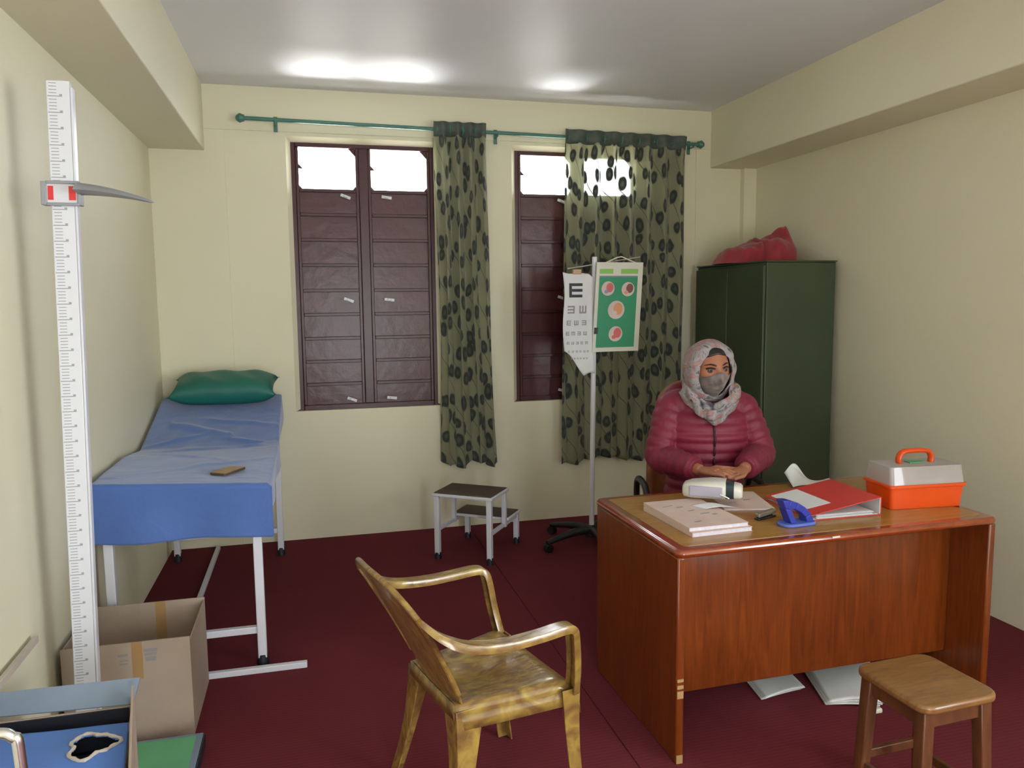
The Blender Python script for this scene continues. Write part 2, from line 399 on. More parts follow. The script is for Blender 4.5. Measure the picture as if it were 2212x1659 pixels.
def window(n,x0,x1,split):
    root=thing('window_%d'%n,None,None); root['kind']='structure'
    # splayed plaster reveal (left, right, top) and sill
    g=MB(); yo=D-.001; yi=D+.036; fx0=x0+.03; fx1=x1-.03; fz0=WZ[0]+.012; fz1=WZ[1]-.032
    g.add([(x0,yo,WZ[0]),(x0,yo,WZ[1]),(fx0,yi,fz1),(fx0,yi,fz0),(x0,yi,WZ[0]),(x0,yi,WZ[1])],[(0,1,2,3),(0,4,5,1),(2,5,4,3),(0,3,4),(1,5,2)])
    g.add([(x1,yo,WZ[0]),(x1,yo,WZ[1]),(fx1,yi,fz1),(fx1,yi,fz0),(x1,yi,WZ[0]),(x1,yi,WZ[1])],[(0,1,2,3),(0,4,5,1),(2,5,4,3),(0,3,4),(1,5,2)])
    g.add([(x0,yo,WZ[1]),(x1,yo,WZ[1]),(fx1,yi,fz1),(fx0,yi,fz1),(x0,yi,WZ[1]),(x1,yi,WZ[1])],[(0,1,2,3),(0,4,5,1),(2,5,4,3),(0,3,4),(1,5,2)])
    g.build('window_reveal',M['wall'],root)
    ya=D+.035; yb=D+.085
    w=.026
    f=MB()
    f.box(x0-.002,fx0+w,ya,yb,WZ[0]-.002,WZ[1]+.002); f.box(fx1-w,x1+.002,ya,yb,WZ[0]-.002,WZ[1]+.002)
    f.box(fx0+w,fx1-w,ya,yb,fz1-w,WZ[1]+.002); f.box(fx0+w,fx1-w,ya,yb,WZ[0]-.002,WZ[0]+.034)
    xm=(fx0+fx1)/2+split; f.box(xm-.030,xm+.030,ya-.005,yb,WZ[0]+.034,fz1-w)
    f.build('window_frame',M['maroon'],root,bevel=.004)
    zt=2.328                      # top of the maroon panels
    bays=((fx0+w,xm-.030),(xm+.030,fx1-w))
    rows=[2.328,2.172,2.008,1.842,1.675,1.515,1.355,1.200,1.046,WZ[0]+.034]
    for bi,(a,b) in enumerate(bays):
        s=MB(); s.box(a,b,ya+.022,ya+.028,WZ[0]+.03,zt)
        s.build('shutter_panel',M['maroon_panel'],root)
        s=MB()
        # leaf stiles, rails between panes, small gussets in the corners of the open light
        s.box(a,a+.02,ya+.004,ya+.034,WZ[0]+.034,fz1-w); s.box(b-.02,b,ya+.004,ya+.034,WZ[0]+.034,fz1-w)
        for r in rows[:-1]: s.box(a+.02,b-.02,ya+.004,ya+.034,r-.011,r+.011)
        mz=(zt+fz1)/2+.0
        for (cx,sg) in ((a+.02,1),(b-.02,-1)):
            s.prism([(cx,fz1-w),(cx+sg*.045,fz1-w),(cx,fz1-w-.05)] if sg<0 else [(cx,mz+.02),(cx+.03,mz-.012),(cx,mz-.012)],0,.01,M=Matrix(((1,0,0,0),(0,0,1,ya+.012),(0,1,0,0),(0,0,0,1))))
            s.prism([(cx,zt),(cx+sg*.03,zt),(cx,zt+.035)],0,.01,M=Matrix(((1,0,0,0),(0,0,1,ya+.012),(0,1,0,0),(0,0,0,1))))
        s.build('casement_frame',M['maroon'],root,bevel=.003)
        MB().box(a+.02,b-.02,ya+.02,ya+.023,zt,fz1-w).build('pane',M['glass'],root)
        for z in (2.292,1.610,.938):
            lx=(b-.09) if bi==0 else (a+.12)
            l=MB(); Mx=Matrix.Translation((lx,ya,z))@Matrix.Rotation(.35 if bi==0 else .12,4,'Y')
            l.box(-.034,.034,-.004,.0,-.010,.010,M=Mx); l.box(-.012,.012,-.018,-.004,-.006,.006,M=Mx)
            l.build('latch',M['white_paint'],root,bevel=.002)
    return root
window(1,W1[0],W1[1],-.005); window(2,W2[0],W2[1],0)

# outside: a parapet roof with a water tank a few metres beyond
g=thing('building','plaster building with a rooftop tank seen through the top of the left window','building',(1.5,15,0))
MB().box(-1.2,.75,0,4,-3,3.28).build('wall',M['outer_wall'],g)
b=MB(); b.box(-1.3,.85,-.1,4.1,3.28,3.40); b.build('parapet',M['outer_wall'],g)
b=MB(); b.tube([(-.22,.6,3.4),(-.22,.6,3.95)],.26,24); b.tube([(-.22,.6,3.95),(-.22,.6,4.02)],[.26,.12],24); b.build('water_tank',M['tank'],g,smooth=True)
struct(MB().box(-40,40,D+1,60,-3.3,-3.2).build('ground',M['outer_wall']))

# curtain rod
t=thing('curtain_rod','thin green metal curtain rod running above both windows','curtain rod')
ry=D-.085; rz0,rz1=2.742,2.702; rx0,rx1=-.34,2.74
b=MB(); b.tube([(rx0,ry,rz0),(rx1,ry,rz1)],.0125,12); b.build('pole',M['rod'],t,smooth=True)
for s,x,z in ((-1,rx0,rz0),(1,rx1,rz1)):
    b=MB(); b.tube([(x,ry,z),(x+s*.012,ry,z),(x+s*.014,ry,z),(x+s*.022,ry,z),(x+s*.040,ry,z),(x+s*.058,ry,z),(x+s*.066,ry,z)],[.013,.013,.022,.022,.030,.018,.004],16); b.build('finial',M['rod'],t,smooth=True)
for x in (-.17,1.27,2.72):
    z=rz0+(rz1-rz0)*(x-rx0)/(rx1-rx0)
    b=MB(); b.box(x-.012,x+.012,D-.012,D-.0075,z-.06,z+.035); b.tube([(x,D-.012,z-.02),(x,ry,z-.02),(x,ry-.0,z-.014)],.006,8); b.tube([(x+.0,ry+.016*math.cos(a),z+.016*math.sin(a)) for a in [PI+k*PI/8 for k in range(9)]],.004,6); b.build('bracket',M['rod'],t,bevel=.001)

def curtain(name,label,xt0,xt1,xb0,xb1,zt,zb,n,amp,cloth,seed,tail=0):
    t=thing(name,label,'curtain',(0,0,0),0,'leaf-print curtains on the rod')
    def fn(u,v):
        # v 0 top .. 1 bottom
        z=zt(u)+(zb-zt(u))*v
        k=v**1.2
        x=(xt0+(xt1-xt0)*u)*(1-k)+(xb0+(xb1-xb0)*u)*k
        ph=2*PI*n*u+.9*math.sin(3*u+seed)*v+.35*math.sin(7*v+seed+5*u)
        A=amp*(.75+.45*noise.noise((u*4+seed,v*2,0)))
        A*=1 if v>.04 else .8
        hd=max(0,1-v/.07); y=ry-.034*hd+A*(1-.55*hd)*math.sin(ph)
        x+=.012*math.sin(ph*2+1)*v+.012*math.sin(5*v+seed)*(u-.5)
        if v>.97: z+=.014*math.sin(ph+1.3)+tail*.02*math.sin(11*u+seed)
        return V(x,min(y,D-.022),z)
    b=MB(); b.grid(fn,n*16,70,uvfn=lambda u,v:(u*cloth+seed*.37,-v*2.3))
    o=b.build('cloth',M['curtain'],t,smooth=True,solid=.002,angle=80)
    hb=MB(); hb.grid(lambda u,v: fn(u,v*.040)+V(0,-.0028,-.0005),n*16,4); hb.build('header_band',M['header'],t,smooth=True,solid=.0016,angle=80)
    for i in range(2*n):
        u=(i+.5)/(2*n)+.0; x=xt0+(xt1-xt0)*u; z=rz0+(rz1-rz0)*(x-rx0)/(rx1-rx0)
        gm=MB(); gm.tube([(x+.004*math.cos(a)*0,ry+.023*math.cos(a),z+.023*math.sin(a)) for a in [2*PI*k/20 for k in range(20)]],.005,8,loop=True); 
        gm.build('grommet',M['rod'],t,smooth=True)
    return t
curtain('curtain','narrow green leaf-print curtain gathered over the right side of the left window',.835,1.175,.85,1.235,lambda u:2.772,.465,4,.044,1.35,1.3,1)
curtain('curtain','wide green leaf-print curtain behind the charts, over the right window',1.735,2.655,1.715,2.64,lambda u:2.762-.015*u,.44,7,.046,2.7,4.1,1)

# ------------------------------------------------------------------ examination bed
t=thing('examination_bed','white metal examination bed under a blue sheet against the left wall','bed',(0,0,0))
bx0,bx1=-.885,-.215; by0,by1=3.46,5.12; bz=.765
def leg(x,y,z1,name='leg'):
    l=MB(); l.box(x-.019,x+.019,y-.019,y+.019,.035,z1); o=l.build(name,M['white_paint'],t,bevel=.004)
    f=MB(); f.tube([(x,y,0),(x,y,.035),(x,y,.05)],[.026,.024,.022],14); f.build('rubber_foot',M['black_rubber'],o,smooth=True)
leg(bx0+.03,by0+.03,bz); leg(bx1-.045,by0+.015,bz); leg(bx0+.03,by1-.05,bz); leg(bx1-.02,by1-.10,bz)
b=MB(); b.box(bx0+.02,bx1-.03,by0+.005,by0+.035,.148,.178); b.build('crossbar',M['white_paint'],t,bevel=.003)
b=MB(); b.box(bx0+.02,bx1-.01,by1-.115,by1-.085,.148,.178); b.build('crossbar',M['white_paint'],t,bevel=.003)
b=MB(); b.box(bx0,bx1,by0,by0+.04,bz-.03,bz+.0); b.box(bx0,bx1,by1-.08,by1-.04,bz-.03,bz); b.box(bx0,bx0+.035,by0,by1-.04,bz-.03,bz); b.box(bx1-.035,bx1,by0,by1-.04,bz-.03,bz); b.build('bed_frame',M['white_paint'],t,bevel=.003)
hy=4.42
def bed_surf(u,off=0):
    # u along the length -> (y,z)
    pts=[(3.445,.812),(3.9,.815),(hy-.05,.815),(hy+.08,.835),(5.13,1.005)]
    return pts
b=MB(); mx0,mx1=bx0+.005,bx1-.005
prof=[(by0,.767),(hy,.767),(hy,.803),(by0,.803)]
Mx=Matrix(((0,0,1,0),(1,0,0,0),(0,1,0,0),(0,0,0,1)))
b.prism(prof,mx0,mx1,M=Mx); b.prism([(hy+.01,.767),(hy+.06,.767),(5.12,.955),(5.11,.992),(hy+.01,.803)],mx0,mx1,M=Mx)
b.build('mattress',M['black_paint'],t,bevel=.012)
for xx in (bx1-.05,bx0+.03):
    b=MB(); b.box(xx,xx+.02,by1-.12,by1-.10,.76,.955); b.build('backrest_support',M['white_paint'],t,bevel=.002)
# sheet (lies on the bed, a thing of its own)
def sheet_fn(u,v):
    # u across (left wall hem .. top .. right hem); v front hem .. top .. head
    hangF=.235; L=[0,hangF,hangF+.96,hangF+1.70]; s=v*L[3]
    if s<hangF: y=3.437; z=.815-(hangF-s); bend=0
    elif s<L[2]: y=3.437+(s-hangF); z=.815; bend=0
    else: q=(s-L[2])/.74; y=hy+.0+q*.725; z=.815+q*.19
    hw=[.045,.045+.705,.045+.705+.12]; a=u*hw[2]
    x0=bx0-.018; x1=x0+.705
    if a<hw[0]: x=x0; dz=-(hw[0]-a)
    elif a<hw[1]: x=x0+(a-hw[0]); dz=0
    else: x=x1; dz=-(a-hw[1])
    top = dz==0 and s>=hangF
    nz=noise.noise((x*4,y*2.5,0))*.5+noise.noise((x*9+3,y*5,1))*.3
    if top: z+=.006+max(0,nz)*.022*(1 if s>L[1]+.1 else .3)
    # a raised diagonal fold near the hinge
    if top:
        for (fy,fx,sl,wd,hh,ln) in ((4.30,-.55,.25,.020,.010,.30),(4.46,-.35,-.35,.018,.012,.16),(4.05,-.62,-.5,.03,.009,.2),(3.85,-.45,.7,.03,.007,.22),(4.72,-.40,-.3,.022,.012,.2),(4.52,-.72,.4,.016,.012,.12),(4.38,-.30,.6,.02,.009,.1)):
            z+=hh*math.exp(-((y-fy-(x-fx)*sl)/wd)**2-((x-fx)/ln)**2)
        d=(y-(4.62+ (x+.60)*-.55)); z+=.018*math.exp(-(d/.035)**2)*(1 if -.8<x<-.45 else 0)
    if s<hangF:
        x+=.010*math.sin(x*23)*0; y-=.006+.010*math.sin(x*17+1)*(1-s/hangF)
        if dz<0: z+=0; x+= (.010 if a>hw[1] else 0)
        if s<hangF*.999: z-= .012*math.sin(x*7+1)*(1-s/hangF)
        dz*=.0
    else: x+= .008*math.sin(y*9)*(1 if dz<0 and a>hw[1] else 0)*(-dz/.12)
    # soft bends at corners
    z+=.004+.040*(bx1-x)/.67*(1 if s<hangF+.6 else max(0,1-(s-hangF-.6)/.4))
    return V(max(x,XL+.008),y,z+dz)
b=MB(); b.grid(sheet_fn,80,220); 
b.build('bed_sheet',M['sheet'],None,smooth=True,solid=.003,angle=70); o=bpy.data.objects['bed_sheet']
tag(o,'rumpled blue sheet spread over the examination bed, hanging at its foot','sheet')
# pillow
b=MB(); PW,PD,PH=.60,.33,.17
rings=[]
def pil(u,v,s):
    x=(u-.5)*2; y=(v-.5)*2
    ex=abs(x)**5.0; ey=abs(y)**3.0
    h=PH/2*max(0,(1-ex))**.55*max(0,(1-ey))**.55
    pinch=1-.06*(1-abs(y)**4)*abs(x)**6; pinch2=1-.10*(1-abs(x)**3)*abs(y)**6
    crease=.006*math.sin(9*x+4*y)
    return V(x*PW/2*pinch*(1+.05*abs(y)**5),y*PD/2*pinch2,s*(h+ (crease*(1-ex)*(1-ey) if s>0 else 0)))
for s in (1,-1): b.grid(lambda u,v:pil(u,v,s),36,24)
bm=bmesh.new(); 
o=b.build('pillow',M['pillow'],None,smooth=True,angle=80)
bm.from_mesh(o.data); bmesh.ops.remove_doubles(bm,verts=bm.verts,dist=.0005); bmesh.ops.recalc_face_normals(bm,faces=bm.faces); bm.to_mesh(o.data); bm.free()
for p in o.data.polygons: p.use_smooth=True
o.matrix_world=Matrix.Translation((-.520,5.02,1.086))@Matrix.Rotation(math.radians(14),4,'X')@Matrix.Rotation(-.02,4,'Z')
tag(o,'dark teal rectangular pillow on the raised head of the bed','pillow')
# phone on bed
t=thing('mobile_phone','brown flat phone lying near the foot of the blue bed','phone',(-.385,3.645,.843),math.radians(-32))
b=MB(); b.prism(rrect(.085,.15,.012),0,.010); b.build('case',M['brown_case'],t,bevel=.002)
b=MB(); b.prism(rrect(.074,.138,.008),.010,.0108); b.build('screen',M['tan'],t)

# metal bar frame on the floor under the bed
t=thing('metal_floor_bar','white metal T-shaped bar lying on the carpet by the bed foot','bar')
b=MB(); b.box(-.86,-.07,3.385,3.412,0,.026); b.build('crossbar',M['white_paint'],t,bevel=.003)
b=MB(); b.box(-.65,-.624,3.412,5.25,0,.024); b.build('long_bar',M['white_paint'],t,bevel=.003)

# ------------------------------------------------------------------ step stool
t=thing('step_stool','white metal two-step stool with brown mats below the narrow curtain','step stool',(.700,4.665,0),math.atan2(-.225,.315))
def rubber_leg(x,y,z,root):
    l=MB(); l.box(x-.016,x+.016,y-.016,y+.016,.03,z); o=l.build('leg',M['white_paint'],root,bevel=.003)
    f=MB(); f.tube([(x,y,0),(x,y,.03),(x,y,.042)],[.022,.021,.019],14); f.build('rubber_foot',M['black_rubber'],o,smooth=True)
W_=.375
for x in (.012,W_-.012):
    rubber_leg(x,.012,.405,t); 
    l=MB(); l.box(x-.014,x+.014,.238,.266,.17,.405); l.build('upright',M['white_paint'],t,bevel=.003)
    rubber_leg(x,.465,.215,t)
    l=MB(); l.box(x-.011,x+.011,.012,.465,.175,.197); l.build('side_rail',M['white_paint'],t,bevel=.003)
b=MB(); b.box(-.015,W_+.015,-.012,.275,.400,.418); b.build('top_tray',M['white_paint'],t,bevel=.004)
b=MB(); b.box(-.003,W_+.003,0,.263,.418,.424); b.build('top_mat',M['step_top'],t,bevel=.002)
b=MB(); b.box(-.012,W_+.012,.268,.482,.205,.222); b.build('lower_tray',M['white_paint'],t,bevel=.004)
b=MB(); b.box(.0,W_,.278,.472,.222,.228); b.build('lower_mat',M['step_top'],t,bevel=.002)

# ------------------------------------------------------------------ wheeled chart stand
hx,hy_=1.735,4.675
t=thing('chart_stand','white pole stand on a black wheeled star base, holding two charts','stand',(hx,hy_,0))
b=MB(); b.tube([(0,0,.07),(.020,0,1.865)],.0165,16); b.build('pole',M['white_paint'],t,smooth=True)
b=MB(); b.tube([(0,0,.055),(0,0,.07),(0,0,.115),(0,0,.13)],[.045,.05,.04,.022],20); b.build('hub',M['black_paint'],t,smooth=True)
a0=math.atan2(4.578-hy_,1.379-hx)
for k in range(5):
    a=a0+2*PI*k/5; L=.335
    d=V(math.cos(a),math.sin(a),0); 
    l=MB(); l.tube([d*.02+V(0,0,.095),d*.12+V(0,0,.10),d*.24+V(0,0,.083),d*(L+.01)+V(0,0,.062)],[.028,.026,.021,.017],12); o=l.build('base_arm',M['black_paint'],t,smooth=True)
    s=V(-d.y,d.x,0); w=MB()
    for q in (-1,1): w.tube([d*L+s*q*.006+V(0,0,.027),d*L+s*q*.022+V(0,0,.027)],.027,18)
    w.tube([d*L+V(0,0,.03),d*L+V(0,0,.062)],.008,8)
    w.build('castor',M['black_paint'],t,smooth=True,angle=40)
b=MB(); b.tube([(-.16,.0,1.79),(.33,.0,1.865)],.004,8); b.build('hook_wire',M['chrome'],t,smooth=True)

# eye chart with rows of tumbling E
t=thing('eye_chart','long white paper eye chart with rows of E shapes, hanging left of the pole','chart',(1.625,4.63,0))
cw=.098
def ch(u,v):
    x=(u-.5)*2*cw; z=1.765-.635*v
    y=-.012*math.sin(6*v+2*u)-.012*v*math.cos(3*u)
    if v>.78: y-=.05*((v-.78)/.22)*(1-u); 
    cut=max(0,(.55-u))*.16; z=max(z,1.13+cut) if v>.9 else z
    x+=.012*v+ (.010*math.sin(9*v))*(1-u)
    return V(x,y,z)
def chz(v0): return v0
b=MB()
def ch2(u,v):
    bottom=1.125+ .15*max(0,(.62-u)/.62)**.9 + .012*math.sin(u*9)
    top=1.768-.010*abs(math.sin(u*6))-.03*max(0,u-.85)/.15
    z=top+(bottom-top)*v
    w=(1.768-z)/.64
    y=-.010*math.sin(6*w+2*u)-.03*max(0,w-.75)*(1-u)
    return V((u-.5)*2*cw+.012*w+.006*math.sin(9*w)*(1-u),y,z)
b.grid(ch2,16,40); b.build('sheet',M['paper'],t,smooth=True,solid=.0015,angle=80)
def surf_y(x,z):
    w=(1.768-z)/.64; u=min(1,max(0,(x-.012*w)/(2*cw)+.5))
    return -.010*math.sin(6*w+2*u)-.03*max(0,w-.75)*(1-u)-.0022
def E_shape(b,cx,cz,s,rot):
    for (x0,x1,z0,z1) in ((-.5,-.3,-.5,.5),(-.3,.5,.3,.5),(-.3,.5,-.1,.1),(-.3,.5,-.5,-.3)):
        c,sn=round(math.cos(rot)),round(math.sin(rot)); pts=[]
        n=5
        vs=[];fs=[]
        for i in range(n+1):
            for j in range(2):
                px=(x0+(x1-x0)*i/n)*s; pz=(z0+(z1-z0)*j)*s; X=cx+px*c-pz*sn; Z=cz+px*sn+pz*c
                vs.append((X,surf_y(X,Z),Z))
        for i in range(n): fs.append((2*i,2*i+2,2*i+3,2*i+1))
        b.add(vs,fs)
b=MB(); E_shape(b,-.015,1.655,.088,0); b.build('large_letter',M['ink'],t)
rows=[(1.535,.048,[-.045,.035],[PI,PI/2]),(1.452,.030,[-.058,-.008,.045],[0,PI/2,PI]),(1.385,.024,[-.065,-.027,.012,.052],[0,3*PI/2,PI,PI/2]),(1.325,.018,[-.06,-.03,0,.03,.06],[0,PI/2,PI,0,3*PI/2]),(1.272,.013,[-.055,-.03,-.005,.02,.045,.067],[0,PI/2,PI,0,PI/2,0]),(1.228,.010,[-.04,-.02,0,.02,.04,.06],[0,PI/2,PI,0,PI/2,0])]
for z,s,xs,rs in rows:
    for x,r in zip(xs,rs):
        b=MB(); E_shape(b,x,z,s,r); b.build('letter',M['grey_ink'],t)
b=MB(); b.box(-.035,.02,-.018,.004,1.755,1.785,M=Matrix.Translation((0,0,0))); b.build('tape',M['tan'],t,bevel=.002)

# green health poster board
t=thing('poster_board','green framed poster with four round pictures, hanging right of the pole','poster',(1.752,4.63,1.83),math.radians(4))
Mp=Matrix.Rotation(math.radians(-2.2),4,'X')@Matrix(((1,.0,-.035,0),(0,1,0,0),(.0,0,1,0),(0,0,0,1)))
def pb(x0,x1,z0,z1,y0,y1,name,mat,bev=0):
    b=MB(); b.box(x0,x1,y0,y1,z0,z1,M=Mp); return b.build(name,mat,t,bevel=bev)
Wp,Hp=.325,.565
Mp=Matrix(((1,0,.06,.0),(0,1,0,0),(0,0,1,0),(0,0,0,1)))
pb(0,Wp,-Hp,0,-.006,.006,'board',M['white_plastic'],.002)
pb(.022,Wp-.035,-Hp+.028,-.095,-.0075,-.006,'picture_field',M['poster_green'])
pb(.022,.115,-.072,-.042,-.0075,-.006,'header_stripe',M['lime']); pb(.170,Wp-.035,-.072,-.042,-.0075,-.006,'header_stripe',M['lime'])
pb(.022,Wp-.035,-.095,-.085,-.0072,-.006,'header_line',M['blue_grey_flap'])
def disc(cx,cz,r,mat,name,par,y=-.0085,ry_=None,squash=1,th=.0008):
    b=MB(); n=28
    pts=[Mp@V(cx+r*math.cos(2*PI*k/n),y,cz+squash*r*math.sin(2*PI*k/n)) for k in range(n)]
    p2=[p+V(0,th,0) for p in pts]
    b.add(pts+p2,[tuple(range(n)),tuple(reversed(range(n,2*n)))]+[(k,(k+1)%n,n+(k+1)%n,n+k) for k in range(n)])
    return b.build(name,mat,par)
for (cx,cz,r,m1,m2) in ((.085,-.165,.045,'poster_red','poster_blue'),(.225,-.170,.045,'poster_brown','poster_orange'),(.150,-.300,.058,'poster_orange','pale_pink'),(.155,-.452,.048,'poster_red','poster_red')):
    o=disc(cx,cz,r,M['pale_pink'],'round_picture',t,-.0083)
    disc(cx+.012,cz+.006,r*.55,M[m1],'figure',o,-.0091,squash=1.2); disc(cx-.012,cz-.02,r*.32,M[m2],'figure',o,-.0097,squash=.8)
b=MB(); b.box(.005,.03,-.012,.0,-.45,-.41,M=Mp); b.build('clip',M['black_paint'],t,bevel=.002)
b=MB(); b.tube([Mp@V(.06,0,-.005),Mp@V(.14,-.0,.03),Mp@V(.17,0,.035),Mp@V(.28,0,-.005)],.004,8); b.build('hanging_cord',M['white_plastic'],t,smooth=True)

# ------------------------------------------------------------------ steel cabinet
t=thing('steel_cabinet','tall dark green steel cabinet in the back right corner','cabinet',(0,0,0))
cx0,cx1,cy0,cy1,cz=2.705,3.205,4.25,5.13,1.815
b=MB(); b.box(cx0+.012,cx1,cy0,cy1,.05,cz); b.build('body',M['green_cabinet'],t,bevel=.006)
b=MB(); b.box(cx0+.03,cx1-.02,cy0+.02,cy1-.02,0,.05); b.build('plinth',M['black_paint'],t)
for a,c in ((cy0+.008,(cy0+cy1)/2-.002),((cy0+cy1)/2+.002,cy1-.008)):
    b=MB(); b.box(cx0-.006,cx0+.011,a,c,.07,cz-.02); o=b.build('door',M['green_cabinet'],t,bevel=.004)
b=MB(); hyc=(cy0+cy1)/2-.05; b.tube([(cx0-.006,hyc,.98),(cx0-.03,hyc,.98),(cx0-.03,hyc,1.08),(cx0-.006,hyc,1.08)],.006,8); b.build('handle',M['chrome'],o,smooth=True)
b=MB(); b.box(cx0+.004,cx1+.006,cy0-.006,cy1+.004,cz,cz+.010); b.build('top_panel',M['green_cabinet'],t,bevel=.003)
# red cloth bundle on top
t=thing('cloth_bundle','crumpled dark red cloth bundle on top of the green cabinet','cloth',(2.895,4.70,cz+.010))
def bundle(fn,name,nu=40,nv=24):
    b=MB(); b.grid(fn,nu,nv); return b.build(name,M['red_cloth'],t,smooth=True,angle=80)
def blob(cx,cy,rx,ry_,rz,seed,lean=0,peaks=()):
    def fn(u,v):
        a=2*PI*u; p=PI/2*v
        r=1+.22*noise.noise((math.cos(a)*1.6+seed,math.sin(a)*1.6,v*2))
        x=cx+rx*math.cos(p)**.6*math.cos(a)*r; y=cy+ry_*math.cos(p)**.6*math.sin(a)*r
        z=rz*math.sin(p)*(1+.25*noise.noise((x*9+seed,y*9,0)))+lean*(x-cx)*math.sin(p)
        for (px,py,h,s) in peaks: z+=h*math.exp(-((x-px)**2+(y-py)**2)/s**2)*math.sin(p)**.3
        z+=(.022*abs(math.sin(19*x+9*y+seed+2*noise.noise((x*8,y*8,seed))))+.010*abs(math.sin(34*x-22*y+seed)))*math.sin(p)-.014
        return V(x,y,max(z,0))
    return fn
bundle(blob(-.075,.02,.17,.20,.12,2.0,.35),'folded_cloth')
bundle(blob(.10,-.05,.150,.20,.15,5.0,.25,((.0,.0,.05,.045),(.10,-.05,.05,.05),(.17,-.06,.07,.05),(.215,-.07,.05,.03))),'folded_cloth')

# ------------------------------------------------------------------ desk
dx,dy=1.163,2.300; drz=math.radians(1.3)
t=thing('desk','large orange-brown wooden office desk with an ochre top','desk',(dx,dy,0),drz)
DW,DD,DH=1.345,.735,.760
b=MB(); b.box(.0,.030,.004,DD-.01,0,DH-.028); b.build('side_panel',M['desk_wood'],t,bevel=.006)
b=MB(); b.box(DW-.030,DW,.004,DD-.01,0,DH-.028); b.build('side_panel',M['desk_wood'],t,bevel=.006)
b=MB(); b.box(.030,DW-.030,.185,.203,.150,DH-.028); b.build('modesty_panel',M['desk_wood'],t,bevel=.002)
b=MB(); b.prism([(x+DW/2,y+DD/2) for x,y in rrect(DW+.012,DD+.012,.035,6)],DH-.030,DH-.0012); b.build('top_edge',M['desk_edge'],t,bevel=.014,seg=4)
b=MB(); b.prism([(x+DW/2,y+DD/2) for x,y in rrect(DW-.075,DD-.075,.02,4)],DH-.002,DH); b.build('tabletop',M['desk_top'],t)
b=MB(); b.box(DW-.43,DW-.03,.30,DD-.03,.30,DH-.032); o=b.build('drawer_unit',M['desk_wood'],t,bevel=.003)
for k in range(3):
    b=MB(); b.box(DW-.42,DW-.04,DD-.03,DD-.014,.31+k*.138,.31+k*.138+.130); q=b.build('drawer',M['desk_wood'],t,bevel=.003)
    h=MB(); h.tube([(DW-.26,DD-.014,.38+k*.138),(DW-.26,DD+.004,.38+k*.138),(DW-.20,DD+.004,.38+k*.138),(DW-.20,DD-.014,.38+k*.138)],.004,8); h.build('drawer_handle',M['chrome'],q)
# worn chips on the corner edge
for z0,z1 in ((.236,.262),(.270,.283),(.0,.03),(.295,.305)):
    b=MB(); b.box(.003,.026,.0015,.006,z0,z1); b.build('worn_edge',M['tan'],t)
b=MB(); b.box(.60,.632,-.0072,-.004,.748,.7535); b.build('edge_chip',M['white_plastic'],t)

TZ=DH+.0003
# registers
def book(name,label,cx,cy,w,d,h,rz,z,cov,cat='book',prints=(),group='registers on the desk'):
    t=thing(name,label,cat,(cx,cy,z),rz,group)
    b=MB(); b.box(-w/2+.003,w/2-.003,-d/2+.003,d/2-.003,.0012,h-.0012); b.build('pages',M['paper_edge'],t)
    b=MB(); b.box(-w/2,w/2,-d/2,d/2,0,.0012); b.box(-w/2,w/2,-d/2,d/2,h-.0012,h); b.box(-w/2-.001,-w/2+.001,-d/2,d/2,0,h); b.build('cover',cov,t,bevel=.0005)
    for (px,py,pw,ph,r) in prints:
        b=MB(); b.box(px-pw/2,px+pw/2,py-ph/2,py+ph/2,h,h+.0004,M=Matrix.Translation((px,py,0))@Matrix.Rotation(r,4,'Z')@Matrix.Translation((-px,-py,0))); b.build('print',M['grey_ink'],t)
    return t
book('register_book','lower of two stacked cream registers at the left end of the desk',1.388,2.610,.245,.375,.016,math.radians(3),TZ,M['paper_pink'])
book('register_book','upper cream register with grey prints on the left end of the desk',1.386,2.620,.240,.37,.014,math.radians(1.5),TZ+.0163,M['paper_pink'],prints=((-.06,.10,.05,.006,.3),(-.02,.075,.03,.012,.2),(.03,-.03,.04,.010,.1),(.06,-.05,.02,.014,.2),(-.05,-.12,.03,.010,.2),(.0,.02,.03,.008,.3)))
book('exercise_book','thin pale pink book lying in front of the clasped hands',1.690,2.805,.20,.27,.008,math.radians(-14),TZ,M['paper_pink'],prints=((.03,.0,.03,.012,.2),(-.04,-.04,.03,.010,.1)))

# blood pressure device
t=thing('blood_pressure_device','white and lavender rounded device with a dark window, before the hands','device',(1.555,2.79,TZ+.0625),math.radians(-33)); t.scale=(1,1,.8)
def dev(u,v,x0,x1,w,h):
    x=x0+(x1-x0)*v
    e=1-abs(2*v-1)**6*.35 if x0<-.08 else 1
    a=2*PI*u; ca,sa=math.cos(a),math.sin(a); p=.55
    return V(x,w*e*math.copysign(abs(ca)**p,ca),h*e*math.copysign(abs(sa)**p,sa)+.25*(-x)*0)
def ring(x,w,h,n=28,zc=0):
    o=[]
    for k in range(n):
        a=2*PI*k/n; ca,sa=math.cos(a),math.sin(a); o.append(V(x,w*math.copysign(abs(ca)**.6,ca),zc+h*math.copysign(abs(sa)**.6,sa)))
    return o
b=MB(); b.loft([ring(-.115,.030,.022),ring(-.108,.048,.034),ring(-.08,.060,.042,zc=.004),ring(0,.066,.048,zc=.010),ring(.055,.062,.046,zc=.012),ring(.058,.058,.043,zc=.012)]); b.v=[V(p.x,p.y,max(p.z,-.0385)) for p in b.v]; b.build('housing',M['white_plastic'],t,smooth=True,angle=50)
b=MB(); b.loft([ring(.056,.059,.0455,zc=.012),ring(.088,.056,.044,zc=.011)]); b.v=[V(p.x,p.y,max(p.z,-.0385)) for p in b.v]; b.build('dark_window',M['dark_glass'],t,smooth=True,angle=50)
